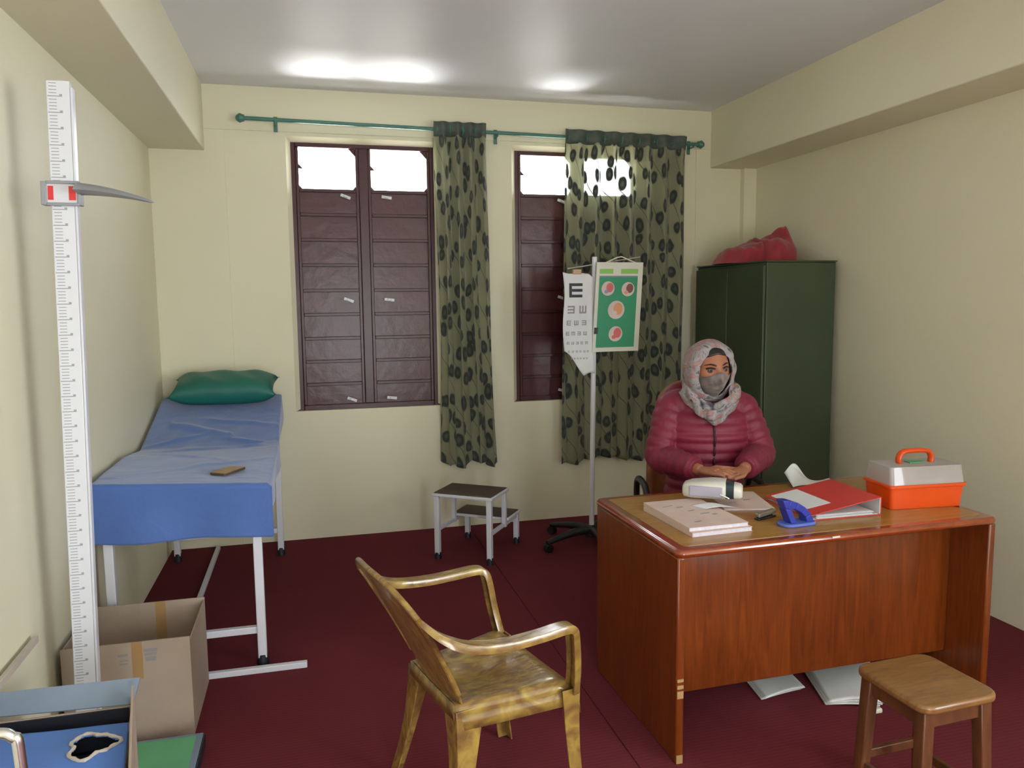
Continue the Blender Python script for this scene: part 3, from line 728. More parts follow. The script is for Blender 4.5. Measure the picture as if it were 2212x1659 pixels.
b=MB(); b.loft([ring(.088,.050,.038,zc=.006),ring(.112,.045,.034,zc=.004),ring(.120,.036,.026,zc=.002)]); b.v=[V(p.x,p.y,max(p.z,-.0385)) for p in b.v]; b.build('end_cap',M['white_plastic'],t,smooth=True,angle=50)
b=MB(); b.box(-.085,.045,-.0675,-.055,-.018,.034); b.build('side_label',M['lavender'],t,bevel=.004)
b=MB(); b.tube([(.035,-.068,.0),(.06,-.066,-.012),(.07,-.060,-.020)],.0035,8); b.build('clip',M['chrome'],t,smooth=True)
# loose paper slip in front of device
def slip(u,v): return V(1.415+.13*u+.03*v,2.70-.035*u-.06*(v),TZ+.0315+.012*math.sin(PI*u)*(1-.3*v))
b=MB(); b.grid(slip,10,6); tag(b.build('paper_slip',M['paper'],None,smooth=True,solid=.0006),'curled white paper slip lying on the upper cream register','paper')

# blue hole punch
t=thing('hole_punch','blue arched hole punch near the front edge of the desk','hole punch',(1.718,2.455,TZ),math.radians(4))
b=MB(); b.prism(rrect(.15,.075,.034,8),0,.012); b.build('base',M['blue_plastic_light'],t,bevel=.004)
outer=[(-.075,.100),(-.045,.098),(-.010,.086),(.025,.066),(.048,.042),(.060,.012),(.030,.012),(.022,.034),(.004,.052),(-.018,.062),(-.040,.066),(-.036,.040),(-.024,.012),(-.048,.012),(-.058,.050)]
Mz=Matrix(((1,0,0,0),(0,0,1,0),(0,1,0,0),(0,0,0,1)))
b=MB()
for poly in ([(-.078,.102),(-.045,.099),(-.056,.066),(-.066,.070)],[(-.045,.099),(-.010,.087),(-.022,.064),(-.056,.066)],[(-.010,.087),(.025,.066),(.006,.048),(-.022,.064)],[(.025,.066),(.048,.042),(.024,.030),(.006,.048)],[(.048,.042),(.062,.011),(.030,.011),(.024,.030)],[(-.066,.070),(-.040,.066),(-.012,.011),(-.040,.011)]):
    b.prism(poly,-.022,.022,M=Mz)
b.build('lever_handle',M['blue_plastic'],t,bevel=.003)
t=thing('stapler','small dull grey stapler between the pink book and the hole punch','stapler',(1.655,2.560,TZ),math.radians(18))
b=MB(); b.box(-.05,.05,-.012,.012,0,.008); b.build('base',M['black_paint'],t,bevel=.003)
b=MB(); b.box(-.045,.052,-.011,.011,.012,.028,M=Matrix.Rotation(-.07,4,'Y')); b.box(.035,.05,-.008,.008,.004,.02); b.build('arm',M['stapler'],t,bevel=.004)

# red lever arch file
t=thing('lever_arch_file','red lever arch file with a white label, lying beside the orange box','file',(1.955,2.635,TZ),math.radians(-1))
fw,fd,fh=.305,.315,.070
b=MB(); b.box(-fw/2,fw/2,-fd/2,fd/2,0,.003); b.build('back_cover',M['red_plastic'],t)
b=MB(); b.box(fw/2-.003,fw/2,-fd/2,fd/2,.003,fh); b.build('spine',M['red_plastic'],t)
b=MB(); b.box(fw/2-.006,fw/2-.0032,-fd/2+.002,fd/2-.002,.004,fh-.002); b.box(-fw/2+.01,fw/2-.01,-fd/2+.003,fd/2-.003,.0032,.0045); b.build('lining',M['paper'],t)
ang=math.atan2(fh-.020,fw)
Mc=Matrix.Translation((fw/2,0,fh))@Matrix.Rotation(-ang,4,'Y')
b=MB(); b.box(-fw-.004,0,-fd/2,fd/2,-.003,.0,M=Mc); o=b.build('front_cover',M['red_plastic'],t,bevel=.001)
b=MB(); b.box(-fw+.008,-fw+.13,-fd/2+.07,fd/2-.02,.0002,.001,M=Mc); b.build('label_sheet',M['paper'],o)
b=MB()
for k in range(14):
    dxk=random.uniform(-.004,.004)
    b.box(-.13+dxk,.115+dxk,-.155+random.uniform(-.006,.003),.14,.005+k*.0010,.0058+k*.0010)
b.build('papers',M['paper'],t)
b=MB()
for s in (-1,1): b.tube([(.09,s*.04,.006),(.09,s*.04,.045),(.115,s*.04,.055),(.135,s*.04,.045),(.135,s*.04,.006)],.002,8)
b.build('ring_mechanism',M['chrome'],t,smooth=True)

# loose papers behind the file
t0=MB()
def crump(u,v):
    x=2.03+.22*u+.02*v; y=2.93+.10*v+.02*math.sin(5*u)
    z=TZ+.003+.055*v*math.exp(-((u-.22)/.22)**2)+.022*v*(1-u)+.010*math.sin(7*u)*v+.004
    return V(x,min(y,3.03),z)
t0.grid(crump,20,12); tag(t0.build('paper_sheet',M['paper'],None,smooth=True,solid=.0008,angle=50),'crumpled white papers behind the red file at the back desk edge','paper')

# orange toolbox with clear lid
t=thing('storage_box','orange storage box with a frosted clear lid and orange handle','box',(2.349,2.585,TZ),math.radians(-5))
def frust(w0,d0,w1,d1,z0,z1,r=.015): return [[V(x,y,z0) for x,y in rrect(w0,d0,r)],[V(x,y,z1) for x,y in rrect(w1,d1,r)]]
bw,bd=.326,.175
b=MB(); b.loft(frust(bw-.014,bd-.016,bw,bd,0,.092)); b.build('base',M['orange'],t,bevel=.002)
b=MB(); b.loft(frust(bw+.014,bd+.014,bw+.014,bd+.014,.086,.098)); b.build('rim',M['orange'],t,bevel=.002)
b=MB()
outer_=frust(bw,bd,bw-.008,bd-.026,.0985,.168); inner=frust(bw-.006,bd-.006,bw-.026,bd-.036,.0985,.165)
n=len(outer_[0]); b.loft([outer_[0],outer_[1],[p+(V(0,0,.168)-V(0,0,p.z))*0 for p in outer_[1]]],caps=False); b.add(outer_[1],[tuple(range(n))]); b.build('clear_lid',M['clear_lid'],t,smooth=True,angle=30)
b=MB(); b.box(-.12,.13,-.06,.06,.093,.112); b.box(-.10,-.02,-.05,.05,.112,.135); b.box(.02,.10,-.04,.05,.112,.128); b.build('contents',M['paper'],t,bevel=.004)
hp=smoothpath([(-.070,0,.166),(-.072,0,.190),(-.055,0,.213),(0,0,.218),(.055,0,.213),(.072,0,.190),(.070,0,.166)],5)
b=MB(); b.tube(hp,.010,12,flat=1.5); b.build('handle',M['orange'],t,smooth=True)
b=MB(); b.box(-.035,.035,-.02,.02,.169,.173); b.build('hinge_plate',M['green_card'],t,bevel=.001)

# papers on the carpet under the desk
def pad(name,label,corners,h,bend,n=16):
    t=thing(name,label,'papers',(0,0,0),0,'paper bundles under the desk')
    c=[V(*p) for p in corners]
    for k in range(3):
        b=MB()
        off=V(.006*k,-.005*k,0)
        def fn(u,v,k=k,off=off):
            p=(c[0]*(1-u)+c[1]*u)*(1-v)+(c[3]*(1-u)+c[2]*u)*v
            return V(p.x,p.y,p.z+.001+h*k/3+bend*(math.sin(PI*u*.9)*.5+.5*v*v*.4)*(k+1)/3)+off
        b.grid(fn,n,n); b.build('sheet',M['paper'],t,smooth=True,solid=h/3*.9,angle=50)
    return t
pad('paper_pad','white paper bundle on the carpet under the desk, the left one',[(1.685,2.60,0.004),(1.885,2.63,0.004),(1.91,2.83,0.004),(1.715,2.80,0.004)],.012,.020)
pad('paper_pad','larger white paper bundle under the desk, beside the wooden stool',[(1.905,2.50,.004),(2.10,2.43,.004),(2.28,2.74,.004),(2.01,2.82,.004)],.016,.04)
b=MB(); b.box(2.04,2.08,2.39,2.425,.0005,.02,M=Matrix.Identity(4)); tag(b.build('paper_cup_piece',M['white_plastic'],None,bevel=.006),'small white scrap on the carpet behind the wooden stool','scrap')

# ------------------------------------------------------------------ small wooden stool
t=thing('wooden_stool','small square brown wooden stool in front of the desk','stool',(1.757,1.853,0),math.radians(3))
S=.285
b=MB(); b.prism(rrect(S,S,.045,6),.424,.450); b.build('seat',M['stool_wood'],t,bevel=.009,seg=3)
LP=[(sx*.104,sy*.104) for sx in(-1,1) for sy in (-1,1)]
for (x,y) in LP:
    ox,oy=x*1.16,y*1.16
    b=MB(); b.loft([[V(ox+a,oy+c,0) for a,c in rrect(.034,.034,.004,2)],[V(x+a,y+c,.424) for a,c in rrect(.040,.040,.004,2)]]); b.build('leg',M['stool_dark'],t,bevel=.002)
for s in (-1,1):
    b=MB(); b.box(-.09,.09,s*.106-.009,s*.106+.009,.370,.422); b.build('apron',M['stool_dark'],t,bevel=.003)
    b=MB(); b.box(s*.106-.009,s*.106+.009,-.09,.09,.370,.422); b.build('apron',M['stool_dark'],t,bevel=.003)
    b=MB(); b.box(-.10,.10,s*.114-.009,s*.114+.009,.150,.180); b.build('stretcher',M['stool_dark'],t,bevel=.003)
    b=MB(); b.box(s*.114-.009,s*.114+.009,-.10,.10,.115,.145); b.build('stretcher',M['stool_dark'],t,bevel=.003)

# ------------------------------------------------------------------ amber plastic armchair
t=thing('plastic_armchair','translucent amber plastic armchair in the foreground','chair',(.50,2.33,0),math.radians(15))
# local +x = forward, +y = far side
def seat_fn(u,v):
    # u: back->front, v: near->far
    hw=.180+.060*u
    x=-.185+.385*u; y=(v-.5)*2*hw
    z=.425+.012*u-.020*math.exp(-((u-.45)/.35)**2)*math.exp(-((v-.5)/.32)**2)
    if u>.85: z-=.035*((u-.85)/.15)**2
    e=abs(v-.5)*2
    if e>.9: z+=-.030*((e-.9)/.1)**1.5
    return V(x,y,z)
b=MB(); b.grid(seat_fn,24,24); b.build('seat',M['amber'],t,smooth=True,solid=.006,angle=80)
# skirt under the seat rim
rim=[]
for k in range(25): rim.append(seat_fn(k/24,0))
for k in range(1,25): rim.append(seat_fn(1,k/24))
for k in range(1,25): rim.append(seat_fn(1-k/24,1))
for k in range(1,24): rim.append(seat_fn(0,1-k/24))
b=MB(); n=len(rim)
rings=[[p+V(0,0,.004) for p in rim],[V(p.x*1.02,p.y*1.02,p.z-.040) for p in rim]]
b.loft(rings,caps=False); b.build('seat_rim',M['amber'],t,smooth=True,solid=.006,angle=60)
# backrest: curved shell with slots
def back_xyz(u,v):
    # u near(-)->far(+) , v bottom->top
    hw=.165+.075*v-.035*max(0,v-.8)/.2*0
    y=(u-.5)*2*hw
    top=.826-.080*abs((u-.5)*2)**2.6
    z=.415+(top-.415)*v
    e=((u-.5)*2)**2
    x=-.175-.175*v-.03*v*v+.055*e*(.35+.65*v)
    return V(x,y,z)
b=MB(); nu,nv=44,30; vs=[back_xyz(i/nu,j/nv) for j in range(nv+1) for i in range(nu+1)]; fs=[]
for j in range(nv):
    for i in range(nu):
        slot=False
        if not slot: fs.append((j*(nu+1)+i,j*(nu+1)+i+1,(j+1)*(nu+1)+i+1,(j+1)*(nu+1)+i))
b.add(vs,fs); b.build('backrest',M['amber'],t,smooth=True,solid=.007,angle=80)
# rolled rim of the back
edge=[back_xyz(0,v/14) for v in range(2,15)]+[back_xyz(u/24,1) for u in range(1,24)]+[back_xyz(1,1-v/14) for v in range(0,13)]
b=MB(); b.tube(edge,.0085,10); b.build('back_rim',M['amber'],t,smooth=True)
def lprof(w,d,th): return [(-w/2,-d/2),(w/2,-d/2),(w/2,-d/2+th),(-w/2+th,-d/2+th),(-w/2+th,d/2),(-w/2,d/2)]
for s in (-1,1):
    # arm: from the upper back rim forward, then down to the seat corner
    p=smoothpath([(-.318,s*.226,.738),(-.265,s*.262,.690),(-.190,s*.283,.655),(-.08,s*.290,.640),(.03,s*.290,.640),(.115,s*.287,.643),(.148,s*.282,.630),(.160,s*.275,.590),(.172,s*.262,.500),(.184,s*.236,.412)],6)
    frames=[]; prof=[(-.024,.004),(-.020,.010),(.020,.010),(.024,.004),(.024,-.014),(.019,-.014),(.018,.002),(-.018,.002),(-.019,-.014),(-.024,-.014)]
    rings=[]
    for i,q in enumerate(p):
        tt=((p[min(i+1,len(p)-1)]-p[max(i-1,0)])).normalized()
        side=V(0,s,0); side=(side-tt*side.dot(tt)).normalized(); up=side.cross(tt)*(-s); up=up if (up.z>0 or up.x>0) else -up
        k=1.0 if i>9 else .25+.75*i/9
        rings.append([q+side*(a*k)+up*(c*(.45+.55*k)) for a,c in prof])
    b=MB(); b.loft(rings); b.build('armrest',M['amber'],t,smooth=True,angle=50)
    # legs with an angle section, flaring at the top
    for (top,foot,w0,w1,sx) in (((.186,s*.232,.418),(.215,s*.252,0),.064,.040,1),((-.165,s*.160,.412),(-.235,s*.232,0),.095,.045,-1)):
        top=V(*top); foot=V(*foot); rings=[]
        for i in range(13):
            k=i/12; c=top.lerp(foot,k); c.x+= -sx*.012*math.sin(PI*k)
            w=w0+(w1-w0)*(1-(1-k)**2.2); th=.006
            # L section: outer corner at (sx, s)
            cx,cy=c.x+sx*w*.25,c.y+s*w*.25
            L=[(0,0),(-w,0),(-w,-th),(-th,-th),(-th,-w),(0,-w)]
            rings.append([V(cx+sx*a,cy+s*bb,c.z) for a,bb in L])
        b=MB(); b.loft(rings); b.build('leg',M['amber'],t,bevel=.002)

# ------------------------------------------------------------------ stadiometer (height gauge)
t=thing('height_gauge','tall white height-measuring scale standing in front of the left wall','height gauge',(-.792,2.80,0))
Ms=Matrix(((1,0,.023,0),(0,1,0,0),(0,0,1,0),(0,0,0,1)))
b=MB(); b.box(-.036,.032,-.004,.022,.02,2.30,M=Ms); b.build('column',M['ruler'],t,bevel=.003)
b=MB(); b.box(.0325,.040,-.006,.024,.02,2.28,M=Ms); b.build('side_channel',M['white_paint'],t,bevel=.002)
b=MB(); b.box(-.10,.09,-.04,.14,0,.02); b.build('foot_plate',M['white_paint'],t,bevel=.004)
zc=1.952
b=MB(); 
b.box(-.046,.050,-.016,-.006,zc+.028,zc+.038,M=Ms); b.box(-.046,.050,-.016,-.006,zc-.040,zc-.030,M=Ms); b.box(-.062,-.044,-.014,.028,zc-.038,zc+.036,M=Ms); b.box(.041,.052,-.014,.028,zc-.038,zc+.036,M=Ms); b.build('slider_frame',M['grey_plastic'],t,bevel=.003)
b=MB(); b.box(-.044,.041,-.010,-.006,zc-.030,zc+.028,M=Ms); o=b.build('slider_window',M['white_paint'],t)
for x0,x1 in ((-.042,-.026),(.018,.038)):
    q=MB(); q.box(x0,x1,-.0108,-.0101,zc-.022,zc+.022,M=Ms@Matrix.Translation((0,0,0))); q.build('red_mark',M['red_mark'],o)
# head paddle: thin blade reaching out over the platform, tapering to a point
b=MB(); rings=[]
for i in range(13):
    k=i/12; x=.045+.215*k; w=.075*(1-k**2.2)+.004; zz=zc+.016-.006*k-.030*k*k; h=.018*(1-k)**.7+.0025
    y=.0+.02*k
    rings.append([V(x+.046,y-w,zz-h*.6),V(x+.046,y-w*.5,zz+h*.7),V(x+.046,y+w*.5,zz+h*.9),V(x+.046,y+w,zz+h*.2),V(x+.046,y,zz-h)])
b.loft(rings); b.build('head_paddle',M['grey_plastic'],t,smooth=True,angle=60)

# ------------------------------------------------------------------ cartons at the left
t=thing('cardboard_box','open brown cardboard box with tape, at the foot of the bed','box',(0,0,0))
ax0,ax1,ay0,ay1,ah=-.905,-.475,2.955,3.375,.372
th=.005
b=MB(); b.box(ax0,ax1,ay0,ay1,0,th); b.build('bottom',M['cardboard'],t)
b=MB(); b.box(ax0,ax1,ay0,ay0+th,th,ah+.008); fr=b.build('front_side',M['cardboard'],t)
b=MB(); b.box(ax0,ax1,ay1-th,ay1,th,ah); bk=b.build('back_side',M['cardboard'],t)
b=MB(); b.box(ax0,ax0+th,ay0+th,ay1-th,th,ah); b.build('end_side',M['cardboard'],t)
b=MB(); b.box(ax1-th,ax1,ay0+th,ay1-th,th,ah-.01); b.build('end_side',M['cardboard'],t)
b=MB(); b.box(ax1-.006,ax1-.0052,ay0+.05,ay1-.03,.05,ah-.05,M=Matrix.Identity(4)); 
xm=-.655
b=MB(); b.box(xm-.018,xm+.018,ay0-.0006,ay0,.24,ah+.008); b.build('tape_strip',M['tan'],fr)
b=MB(); b.box(xm-.022+.01,xm+.018+.01,ay1-th-.0006,ay1-th,.02,ah); b.build('tape_strip',M['tan'],bk)
b=MB()
for (px,pz,w,h) in ((xm-.048,.335,.034,.010),(xm-.045,.315,.030,.005),(xm-.046,.302,.028,.005),(xm+.045,.345,.046,.012),(xm+.045,.330,.040,.009),(xm+.045,.312,.036,.016)): b.box(px-w/2,px+w/2,ay0-.0008,ay0-.0001,pz-h/2,pz+h/2)
b.build('faded_print',M['grey_ink'],fr)

t=thing('torn_carton','torn blue-topped cardboard carton in the bottom left corner','box',(0,0,0))
qx0,qx1,qy0,qy1,qh=-.900,-.538,1.80,2.345,.445
b=MB(); b.box(qx0,qx1,qy0,qy1,0,.006); b.build('bottom',M['cardboard'],t)
b=MB(); b.box(qx0,qx0+.006,qy0,qy1,.006,qh+.01); b.box(qx0,qx1,qy0,qy0+.006,.006,qh); b.box(qx0,qx1,qy1-.006,qy1,.006,qh); b.build('carton_side',M['cardboard'],t)
# right side wall with a flap that leans outwards
b=MB(); b.add([(qx1,qy0,.006),(qx1,qy1,.006),(qx1+.004,qy1,qh+.06),(qx1+.100,qy0-.0,qh-.01),(qx1-.006,qy0,.006),(qx1-.006,qy1,.006),(qx1-.002,qy1,qh+.06),(qx1+.094,qy0,qh-.01)],[(0,1,2,3),(7,6,5,4),(3,2,6,7),(1,5,6,2),(0,3,7,4)]); b.build('carton_flap',M['cardboard'],t)
# far flap, blue-grey, standing
b=MB(); b.add([(qx0,qy1-.004,qh+.018),(qx1,qy1-.004,qh+.005),(qx1+.01,qy1+.055,qh+.055),(qx0,qy1+.045,qh+.065),(qx0,qy1+.0,qh+.014),(qx1,qy1,qh+.0),(qx1+.01,qy1+.059,qh+.051),(qx0,qy1+.049,qh+.061)],[(0,1,2,3),(7,6,5,4),(0,3,7,4),(1,5,6,2),(3,2,6,7),(0,4,5,1)]); b.build('far_flap',M['blue_grey_flap'],t)
# blue inner top with a ragged hole; dark gap to the far flap
hole=(-.600,2.155)
def in_hole(x,y):
    a=math.atan2(y-hole[1],(x-hole[0])); r=math.hypot((x-hole[0])/.052,(y-hole[1])/.060)
    return r<1+.18*math.sin(3*a+1)+.07*math.sin(7*a)
def top_pt(u,v):
    y=qy0+.01+(qy1-.075-qy0)*v; x=qx0+.008+(qx1-qx0-.016+.085*(qy1-y)/(qy1-qy0))*u
    z=qh-.012-.02*(1-v)+.010*math.sin(6*x+9*y)+.016*math.exp(-(((x-hole[0])/.10)**2+((y-hole[1])/.10)**2))
    return V(x,y,z)
nu,nv=60,80; vs=[top_pt(i/nu,j/nv) for j in range(nv+1) for i in range(nu+1)]; fs=[]; hv=[]
for j in range(nv):
    for i in range(nu):
        c=top_pt((i+.5)/nu,(j+.5)/nv)
        if not in_hole(c.x,c.y): fs.append((j*(nu+1)+i,j*(nu+1)+i+1,(j+1)*(nu+1)+i+1,(j+1)*(nu+1)+i))
b=MB(); b.add(vs,fs); b.build('blue_top',M['blue_board'],t,smooth=True,solid=.004,angle=80)
b=MB(); pts=[]
for k in range(40):
    a=2*PI*k/40; r=1+.18*math.sin(3*a+1)+.07*math.sin(7*a); r*=1.06
    x=hole[0]+.052*r*math.cos(a); y=hole[1]+.060*r*math.sin(a)
    u=(x-qx0-.008)/(qx1-qx0-.016+.085*(qy1-y)/(qy1-qy0)); v=(y-qy0-.01)/(qy1-.075-qy0); p=top_pt(min(u,1.0),v); pts.append(p+V(0,0,.004))
b.tube(pts,[.003+.003*abs(math.sin(k*1.1)) for k in range(40)],8,loop=True); b.build('torn_edge',M['stick'],t,smooth=True)
b=MB(); b.box(qx0+.01,qx1-.01,qy1-.012,qy1-.0065,.27,qh-.002); b.build('gap_shade_strip',M['black_rubber'],t)  # black strip added to paint the gap before the far flap as shaded
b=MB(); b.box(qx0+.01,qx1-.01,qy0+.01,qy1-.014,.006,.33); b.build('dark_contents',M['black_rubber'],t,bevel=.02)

# green flat box on the carpet
t=thing('green_folder_box','flat green and white box lying on the carpet before the cardboard box','box',(0,0,0))
b=MB(); b.box(-.69,-.425,2.45,2.86,0,.050); b.build('body',M['black_rubber'],t,bevel=.004)
b=MB(); b.box(-.69,-.430,2.455,2.855,.050,.056); o=b.build('lid',M['blue_grey_flap'],t,bevel=.003)
b=MB(); b.box(-.675,-.452,2.47,2.838,.056,.0568); b.build('green_panel',M['green_card'],o)

# chrome tubular chair, only its back loop reaches into view
t=thing('tubular_chair','chrome tube chair back just reaching into the bottom left corner','chair',(-.73,1.60,0))
rp=smoothpath([(-.165,0,0),(-.165,0,.45),(-.160,0,.74),(-.150,0,.775),(-.12,0,.790),(0,0,.792),(.115,0,.790),(.148,0,.778),(.158,0,.74),(.164,0,.45),(.165,0,0)],8)
b=MB(); b.tube(rp,.0105,14); b.build('back_frame',M['chrome'],t,smooth=True)
fp=smoothpath([(-.165,-.34,0),(-.165,-.34,.40),(-.16,-.33,.43),(-.16,-.02,.43)],6)
for s in (-1,1):
    b=MB(); b.tube([V(s*p.x*-1,p.y,p.z) for p in fp],.0105,12); b.build('leg',M['chrome'],t,smooth=True)
b=MB(); b.box(-.165,.165,-.35,-.02,.440,.470); b.build('seat',M['black_paint'],t,bevel=.01)
# stick leaning on left wall
b=MB(); b.tube([(-.905,2.28,.0),(-.915,2.742,.515)],.011,4,up=(1,0,0)); 
b=MB(); Q=[V(-.919,2.18,.20),V(-.919,2.735,.520)]
d=(Q[1]-Q[0]).normalized(); nrm=d.cross(V(1,0,0)).normalized()
b=MB(); b.box(-.912,-.898,2.02,2.742,.5065,.528)
tag(b.build('wooden_stick',M['stick'],None,bevel=.001),'pale wooden stick lying along the left wall on the torn carton','stick')

# ------------------------------------------------------------------ person and her chair
PC=V(1.835,3.36,0); PA=math.radians(-14)      # turned towards the middle of the room
RP=Matrix.Translation(PC)@Matrix.Rotation(PA,4,'Z')   # local: +x image right, -y forward
person=thing('person','person in a crimson padded jacket and floral headscarf seated behind the desk','person',tuple(PC),PA)
def ell(c,rx,ry_,n=28,p=1.0,tilt=0):
    o=[]
    for k in range(n):
        a=2*PI*k/n; ca,sa=math.cos(a),math.sin(a)
        o.append(V(c[0]+rx*math.copysign(abs(ca)**p,ca),c[1]+ry_*math.copysign(abs(sa)**p,sa),c[2]+tilt*sa))
    return o
# head surface (local to head centre): direction -> point
HS=1.15
HC=V(-.008,-.075,1.268)
HR=Matrix.Rotation(math.radians(12),4,'Z')@Matrix.Rotation(math.radians(4),4,'X')@Matrix.Rotation(math.radians(-3),4,'Y')
def g2(x,z,cx,cz,sx,sz): return math.exp(-((x-cx)/sx)**2-((z-cz)/sz)**2)
def head_pt(a,e):
    # a azimuth from forward(-y), e elevation
    dx_=math.cos(e)*math.sin(a); dy_=-math.cos(e)*math.cos(a); dz_=math.sin(e)
    rx,ryf,ryb,rz=.073,.090,.100,.115
    ry_=ryf if dy_<0 else ryb
    x=rx*dx_; y=ry_*dy_; z=rz*dz_
    # jaw taper
    if z<0: k=1-.34*(min(1,-z/.115))**1.6; x*=k; y*=1-.10*(-z/.115) if dy_<0 else 1-.25*(-z/.115)
    if dy_<0:
        f=max(0,-dy_)
        y-=.022*g2(x,z,0,-.022,.012,.026)*f          # nose
        y-=.010*g2(x,z,0,-.036,.018,.010)*f          # nose tip / wings
        y+=.010*(g2(x,z,.032,.008,.018,.013)+g2(x,z,-.032,.008,.018,.013))   # eye sockets
        y-=.005*(g2(x,z,.034,.026,.024,.008)+g2(x,z,-.034,.026,.024,.008))   # brow ridge
        y-=.005*(g2(x,z,.045,-.02,.02,.018)+g2(x,z,-.045,-.02,.02,.018))     # cheeks
        y-=.007*g2(x,z,0,-.066,.022,.007)+.006*g2(x,z,0,-.078,.018,.006)     # lips
        y+=.004*g2(x,z,0,-.088,.02,.006); y-=.008*g2(x,z,0,-.105,.02,.012)   # chin
    return V(x,y,z)*HS
def headM(p): return HC+(HR@p)
b=MB()
rings=[]
for j in range(1,48):
    e=-PI/2+PI*j/48
    rings.append([headM(head_pt(-PI+2*PI*i/64,e)) for i in range(64)])
b.loft(rings)
# ears
for s in (-1,1): b.sphere(headM(V(s*.082,.008,-.005)),.010,.020,.032,12,8)
# neck, torso, pelvis
b.loft([ell((0,-.05,1.20),.056,.060),ell((0,-.035,1.13),.055,.058),ell((0,-.015,1.085),.075,.065),ell((0,0,1.05),.14,.085)])
b.loft([ell((0,0,1.085),.10,.07),ell((0,.0,1.05),.165,.090),ell((0,-.01,.98),.175,.110),ell((0,-.01,.85),.150,.108),ell((0,.01,.70),.145,.110),ell((0,.04,.58),.165,.125),ell((0,.05,.50),.165,.130)])
# arms
arms={}
SH={-1:V(-.168,.005,1.072),1:V(.172,.005,1.066)}
EL={-1:V(-.232,-.085,.850),1:V(.238,-.080,.858)}
WR={-1:V(-.098,-.300,.832),1:V(.092,-.305,.836)}
for s in (-1,1):
    b.tube([SH[s]+V(-s*.04,0,.01),SH[s],SH[s].lerp(EL[s],.5),EL[s],EL[s].lerp(WR[s],.35),WR[s]],[.05,.052,.045,.040,.036,.026],16)
# legs
for s in (-1,1):
    b.tube([(s*.085,.05,.53),(s*.10,-.18,.525),(s*.11,-.40,.50),(s*.115,-.43,.44),(s*.115,-.34,.25),(s*.115,-.26,.09)],[.085,.080,.062,.055,.050,.036],16)
# hands: palm + five fingers each
def hand(s):
    W=WR[s]; K=V(-s*.030,-.385,.795) if s<0 else V(.022,-.392,.797)
    K=V(s*.040,-.362,.838 if s<0 else .826)
    d=(K-W).normalized(); up=V(0,-.15,1).normalized(); side=d.cross(up).normalized(); up=side.cross(d)
    palm=[]
    for k,(w,h) in enumerate(((.024,.018),(.034,.019),(.041,.018),(.042,.015))):
        c=W.lerp(K,k/3)
        palm.append([c+side*(w*math.cos(2*PI*q/16))+up*(h*math.sin(2*PI*q/16)) for q in range(16)])
    b.loft(palm)
    inward=V(-s,0,0)
    for i,(o,L,r) in enumerate(((-.034,.060,.0082),(-.0115,.072,.0090),(.0115,.068,.0090),(.034,.055,.0088))):
        base=K+side*o*-1*s*1.0
        f1=(d*.75+inward*.55).normalized(); f2=(d*.15+inward*.9-up*.35).normalized(); f3=(-d*.35+inward*.6-up*.7).normalized()
        p0=base-d*.012; p1=base+f1*L*.42; p2=p1+f2*L*.34; p3=p2+f3*L*.26
        b.tube([p0,base,p1,p1.lerp(p2,.5),p2,p3],[r*1.15,r*1.1,r*1.05,r,r*.95,r*.75],10)
        b.sphere(p3,r*.78,n=10,m=6)
    tb=W.lerp(K,.35)-side*s*.026*-1
    td=(d*.6+inward*.5+up*.35).normalized()
    b.tube([tb,tb+td*.030,tb+td*.030+(d*.7+inward*.6)*.026,tb+td*.030+(d*.6+inward*.8)*.048],[.0125,.0115,.0100,.0085],10)
for s in (-1,1): hand(s)
body=b.build('body',M['skin'],person); voxel(body,.0038,2)
# eyes and brows
for s in (-1,1):
    c=headM(V(s*.032,-.0715,.006)*HS)
    e=MB(); e.sphere(c,.0125,n=16,m=10); o=e.build('eye',M['eye_white'],person,smooth=True,angle=80)
    i=MB(); i.sphere(headM(V(s*.033,-.0785,.006)*HS),.0068,n=12,m=8); i.build('iris',M['ink'],o,smooth=True,angle=80)
    e=MB(); pts=[]; 
    for k in range(7):
        q=k/6; x=s*(.014+.040*q); z=.026+.008*math.sin(PI*q*.8)-.003*q
        a=math.asin(min(.95,x/.073)); 
        hp_=head_pt(a,math.asin(z/.115)); pts.append(headM(V(hp_.x,hp_.y-.002,hp_.z)))
    e.tube(pts,[.002,.0034,.0038,.0036,.003,.0024,.0014],8); e.build('eyebrow',M['hair'],person,smooth=True)
    e=MB(); pts=[]
    for k in range(7):
        q=k/6; x=s*(.018+.030*q); z=.014+.004*math.sin(PI*q)
        hp_=head_pt(math.asin(x/.073),math.asin(z/.115)); pts.append(headM(V(hp_.x,hp_.y-.006+.004*q,hp_.z)))
    e.tube(pts,.0036,8); e.build('eyelid',M['hair'],person,smooth=True)
# face mask
def mask_fn(u,v):
    a=(u-.5)*2*1.25; topz=-.012+.020*math.exp(-((u-.5)/.16)**2)-.006; 
    z=topz+(-.118-topz)*v
    e=math.asin(max(-.999,min(.999,z/.1165)))
    p=head_pt(a*math.cos(e)**.2,e); d=V(math.sin(a),-math.cos(a),-.1)
    p=p+d*(.005+.014*math.exp(-((u-.5)/.22)**2)*math.exp(-((v-.55)/.4)**2))
    # keep the cloth bridging between nose and chin
    return headM(p)
m_=MB(); m_.grid(mask_fn,30,20); m_.build('face_mask',M['mask'],person,smooth=True,solid=.002,angle=80)
# fringe of hair under scarf
h=MB()
h.grid(lambda u,v: headM(head_pt((u-.5)*2*1.15,math.asin(.60+.30*v-.16*abs(u-.5)*2))*1.02),20,6); h.build('hair',M['hair'],person,smooth=True,solid=.003,angle=80)
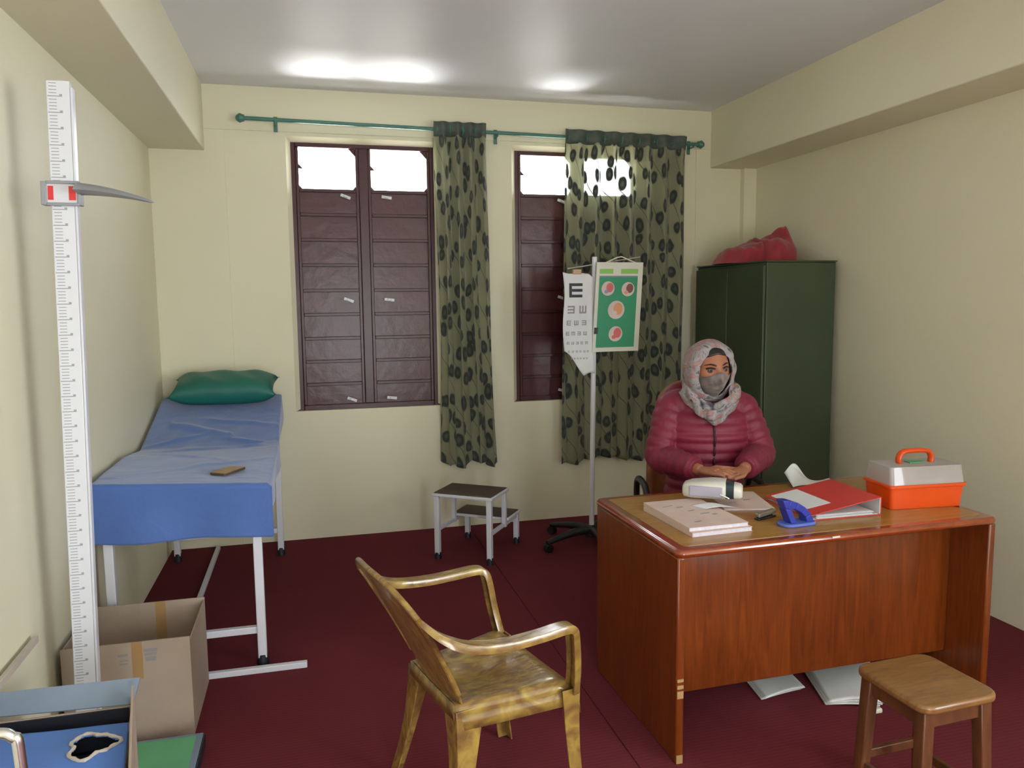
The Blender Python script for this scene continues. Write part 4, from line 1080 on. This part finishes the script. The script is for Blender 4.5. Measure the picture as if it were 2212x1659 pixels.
# headscarf: hood around the head, open over the face
sc=MB()
def hood(u,v):
    ph=2*PI*u                        # around the face axis, 0 = up
    up=math.cos(ph); sx=math.sin(ph)
    a0=.80+.10*up**2-.10*max(0,up)+.16*max(0,-up)    # half angle of the opening
    al=a0+(PI-a0)*v**.85
    # direction: forward -y
    dirv=V(math.sin(al)*sx,-math.cos(al),math.sin(al)*up)
    ex=1/math.sqrt((dirv.x/.120)**2+(dirv.y/(.130 if dirv.y>0 else .118))**2+(dirv.z/(.137 if dirv.z>0 else .160))**2)
    r=ex*(1+.05*math.sin(9*ph+3*v)*(1-v)*.5+.04*noise.noise((dirv.x*3+1,dirv.y*3,dirv.z*3)))
    p=dirv*r
    roll=math.exp(-(v/.07)**2); p+=V(0,.016,0)*roll; p*= (1-.05*roll)
    return headM(p)
sc.grid(hood,72,30)
# cowl from chin to chest
def cowl(u,v):
    a=2*PI*u; front=max(0,-math.sin(a)); 
    prof=[(.100,.104,.105),(.124,.128,.065),(.134,.138,.020),(.122,.124,-.025)]
    k=v*3; i=min(2,int(k)); f=k-i
    rx=prof[i][0]*(1-f)+prof[i+1][0]*f; ry2=prof[i][1]*(1-f)+prof[i+1][1]*f; dz=prof[i][2]*(1-f)+prof[i+1][2]*f
    w=.010*math.sin(5*a+7*v)+.006*math.sin(11*a-5*v)
    z=1.120+dz-.085*front**3*v-.115*front**1.5*(1-v)**1.3 - .012*math.sin(3*a+2)*v
    fx=1-.50*front**3*v
    ang=a
    return V((rx+w)*math.cos(ang)*(fx if True else 1)+.0,-.055+(ry2+w)*math.sin(ang)*(1.0-.05*front*v),z+.010*math.sin(16*v+3*math.cos(a)))
sc.grid(cowl,60,24)
sc.build('headscarf',M['scarf'],person,smooth=True,solid=.006,angle=80)
# jacket: quilted torso and sleeves fused
j=MB()
def tor(z):
    pts=[(.50,.205,.165,.05),(.58,.205,.160,.04),(.70,.185,.145,.01),(.85,.190,.145,-.01),(.95,.205,.148,-.012),(1.03,.205,.130,-.002),(1.085,.155,.108,.004),(1.125,.105,.095,.0),(1.15,.085,.085,-.01)]
    for (a,b2) in zip(pts,pts[1:]):
        if a[0]<=z<=b2[0]:
            f=(z-a[0])/(b2[0]-a[0]); return [a[k]*(1-f)+b2[k]*f for k in range(4)]
    return pts[-1]
rings=[]; z=.50
while z<=1.15:
    _,rx,ry_,cy=tor(z); q=abs(math.sin(PI*(z-.50)/.047))**.7; k=(q-.5)*.009
    rings.append(ell((0,cy,z),rx+k,ry_+k,36,.92)); z+=.0065
j.loft(rings)
for s in (-1,1):
    path=smoothpath([SH[s]+V(-s*.06,0,.015),SH[s],SH[s].lerp(EL[s],.5)+V(s*.008,0,0),EL[s]+V(s*.004,0.01,0),EL[s].lerp(WR[s],.4),WR[s]+ (EL[s]-WR[s])*.10],14)
    n=len(path); rs=[]
    L=0
    for i,q in enumerate(path):
        if i: L+=(q-path[i-1]).length
        f=i/(n-1)
        base=.078-.014*f-.012*max(0,f-.6)/.4-.006*(1 if f>.97 else 0)
        rs.append(base+(abs(math.sin(PI*L/.046))**.7-.5)*.008)
    j.tube(path,rs,20)
    j.sphere(EL[s]+V(s*.004,.01,0),.066,n=18,m=12)
# hood folded behind the neck
hd=[V(.165*math.cos(a),.035+.105*math.sin(a),1.125+.028*math.sin(a)) for a in [PI*k/16 for k in range(-2,19)]]
j.tube(hd,[.022+.020*math.sin(PI*k/20) for k in range(21)],14)
jk=j.build('jacket',M['jacket'],person); voxel(jk,.0050,2)
zp=MB(); pts=[]
z=.60
while z<1.06:
    _,rx,ry_,cy=tor(z); q=abs(math.sin(PI*(z-.50)/.052))**.6; pts.append(V(0,cy-ry_-(q-.5)*.014-.003,z)); z+=.012
zp.tube(pts,.005,8); zp.build('zip',M['zip'],person,smooth=True)
# trousers and shoes
tr=MB()
tr.loft([ell((0,.055,.46),.16,.15),ell((0,.055,.50),.19,.165),ell((0,.05,.57),.185,.155),ell((0,.05,.60),.17,.14)])
for s in (-1,1):
    tr.tube([(s*.085,.05,.54),(s*.10,-.18,.535),(s*.11,-.40,.51),(s*.115,-.435,.44),(s*.115,-.34,.25),(s*.115,-.26,.09)],[.098,.092,.076,.070,.065,.060],18)
o=tr.build('trousers',M['trousers'],person); voxel(o,.008,2)
for s in (-1,1):
    h=MB(); h.loft([ring(-.0,.042,.022,zc=0)],caps=False) if False else None
    h.v=[];h.f=[];h.m=[]
    R0=Matrix.Translation((s*.115,-.24,.0))@Matrix.Rotation(-PI/2,4,'Z')
    pr=[(-.045,.030,.040),(-.02,.040,.048),(.05,.042,.044),(.12,.048,.032),(.17,.044,.024),(.20,.026,.016)]
    h.loft([[R0@V(x,w*math.cos(2*PI*k/18),max(0.0,hh+hh*math.sin(2*PI*k/18))) for k in range(18)] for x,w,hh in pr]); h.build('shoe',M['shoe'],person,smooth=True,angle=60)

# her office chair
ch_=thing('office_chair','dark armchair with a rust-brown high back, under the seated person','chair',tuple(PC+V(.03,.10,0)),PA)
b=MB(); b.prism(rrect(.50,.48,.08),.385,.445); b.build('seat',M['black_paint'],ch_,bevel=.015)
def bk(u,v):
    x=(u-.5)*2; hw=.245-.05*max(0,v-.55)/.45-.03*v
    z=.47+.70*v; z-= .10*abs(x)**3*max(0,v-.5)*2*.8
    return V(x*hw,.175+.08*v-.05*x*x,z)
b=MB(); b.grid(bk,24,30); b.build('backrest',M['chair_brown'],ch_,smooth=True,solid=.04,angle=80)
for s in (-1,1):
    p=smoothpath([(s*.285,.20,.44),(s*.292,.17,.62),(s*.292,.12,.675),(s*.292,.0,.685),(s*.292,-.09,.67),(s*.288,-.12,.60),(s*.285,-.13,.44)],6)
    b=MB(); b.tube(p,.016,12); b.build('armrest',M['black_paint'],ch_,smooth=True)
b=MB(); b.box(-.285,.285,-.15,-.11,.40,.43); b.box(-.285,.285,.18,.22,.40,.43); b.build('seat_frame',M['black_paint'],ch_,bevel=.004)
for s in (-1,1):
    for y in (-.17,.20):
        b=MB(); b.tube([(s*.27,y,0),(s*.27,y,.43)],.014,12); b.build('leg',M['black_paint'],ch_,smooth=True)

# ------------------------------------------------------------------ camera
F=1675.515
r=Vector((0.968,-0.251,-0.01)); 
def cam_axes(yaw,pitch,roll):
    f=Vector((math.sin(yaw)*math.cos(pitch),math.cos(yaw)*math.cos(pitch),math.sin(pitch)))
    r=Vector((math.cos(yaw),-math.sin(yaw),0)); u=r.cross(f); c,s=math.cos(roll),math.sin(roll)
    return r*c+u*s, u*c-r*s, f
r,u,f=cam_axes(.2525,-.108,-.0105)
cam=bpy.data.cameras.new('camera'); co=bpy.data.objects.new('camera',cam); COL.objects.link(co)
co.matrix_world=Matrix(((r.x,u.x,-f.x,0),(r.y,u.y,-f.y,0),(r.z,u.z,-f.z,1.6),(0,0,0,1)))
cam.sensor_fit='HORIZONTAL'; cam.sensor_width=36; cam.lens=F/2212*36; cam.clip_start=.05; cam.clip_end=300
SC.camera=co

# ------------------------------------------------------------------ light
w=bpy.data.worlds.new('sky'); SC.world=w; w.use_nodes=True
bg=w.node_tree.nodes['Background']; bg.inputs[0].default_value=(.86,.93,1.0,1); bg.inputs[1].default_value=17.0
def portal(name,loc,rot,sx,sy):
    """marks an opening so the sky seen through it is sampled well; gives no light of its own"""
    l=bpy.data.lights.new(name,'AREA'); l.shape='RECTANGLE'; l.size=sx; l.size_y=sy; l.cycles.is_portal=True
    o=bpy.data.objects.new(name,l); COL.objects.link(o); o.location=loc; o.rotation_euler=rot; return o
portal('doorway_daylight',((DOOR[0]+DOOR[1])/2,YF-.21,(DOOR[2]+DOOR[3])/2),(math.radians(90),0,0),DOOR[1]-DOOR[0],DOOR[3]-DOOR[2])
portal('side_window_daylight',(XR+.21,(SW[0]+SW[1])/2,(SW[2]+SW[3])/2),(math.radians(90),0,math.radians(90)),SW[1]-SW[0],SW[3]-SW[2])
for a in (W1,W2): portal('window_daylight',((a[0]+a[1])/2,D+WT+.01,(WZ[0]+WZ[1])/2),(math.radians(-90),0,0),a[1]-a[0],WZ[1]-WZ[0])
# spot lamps added outside for sunlit-ground bounce, aimed up through the open top panes
for nm,x,e in (('ground_bounce_spot',.45,2600),('ground_bounce_spot',1.75,1500)):
    l=bpy.data.lights.new(nm,'SPOT'); l.energy=e; l.spot_size=math.radians(26); l.spot_blend=.3; l.shadow_soft_size=1.2; l.color=(1,.99,.97)
    o=bpy.data.objects.new(nm,l); COL.objects.link(o); o.location=(x,D+3.6,-1.1)
    d=V(x-.02,D,2.47)-V(*o.location); o.rotation_euler=d.to_track_quat('-Z','Y').to_euler()
SC.view_settings.view_transform='Standard'; SC.view_settings.look='None'; SC.view_settings.gamma=1; SC.view_settings.use_curve_mapping=False
SC.view_settings.exposure=.22
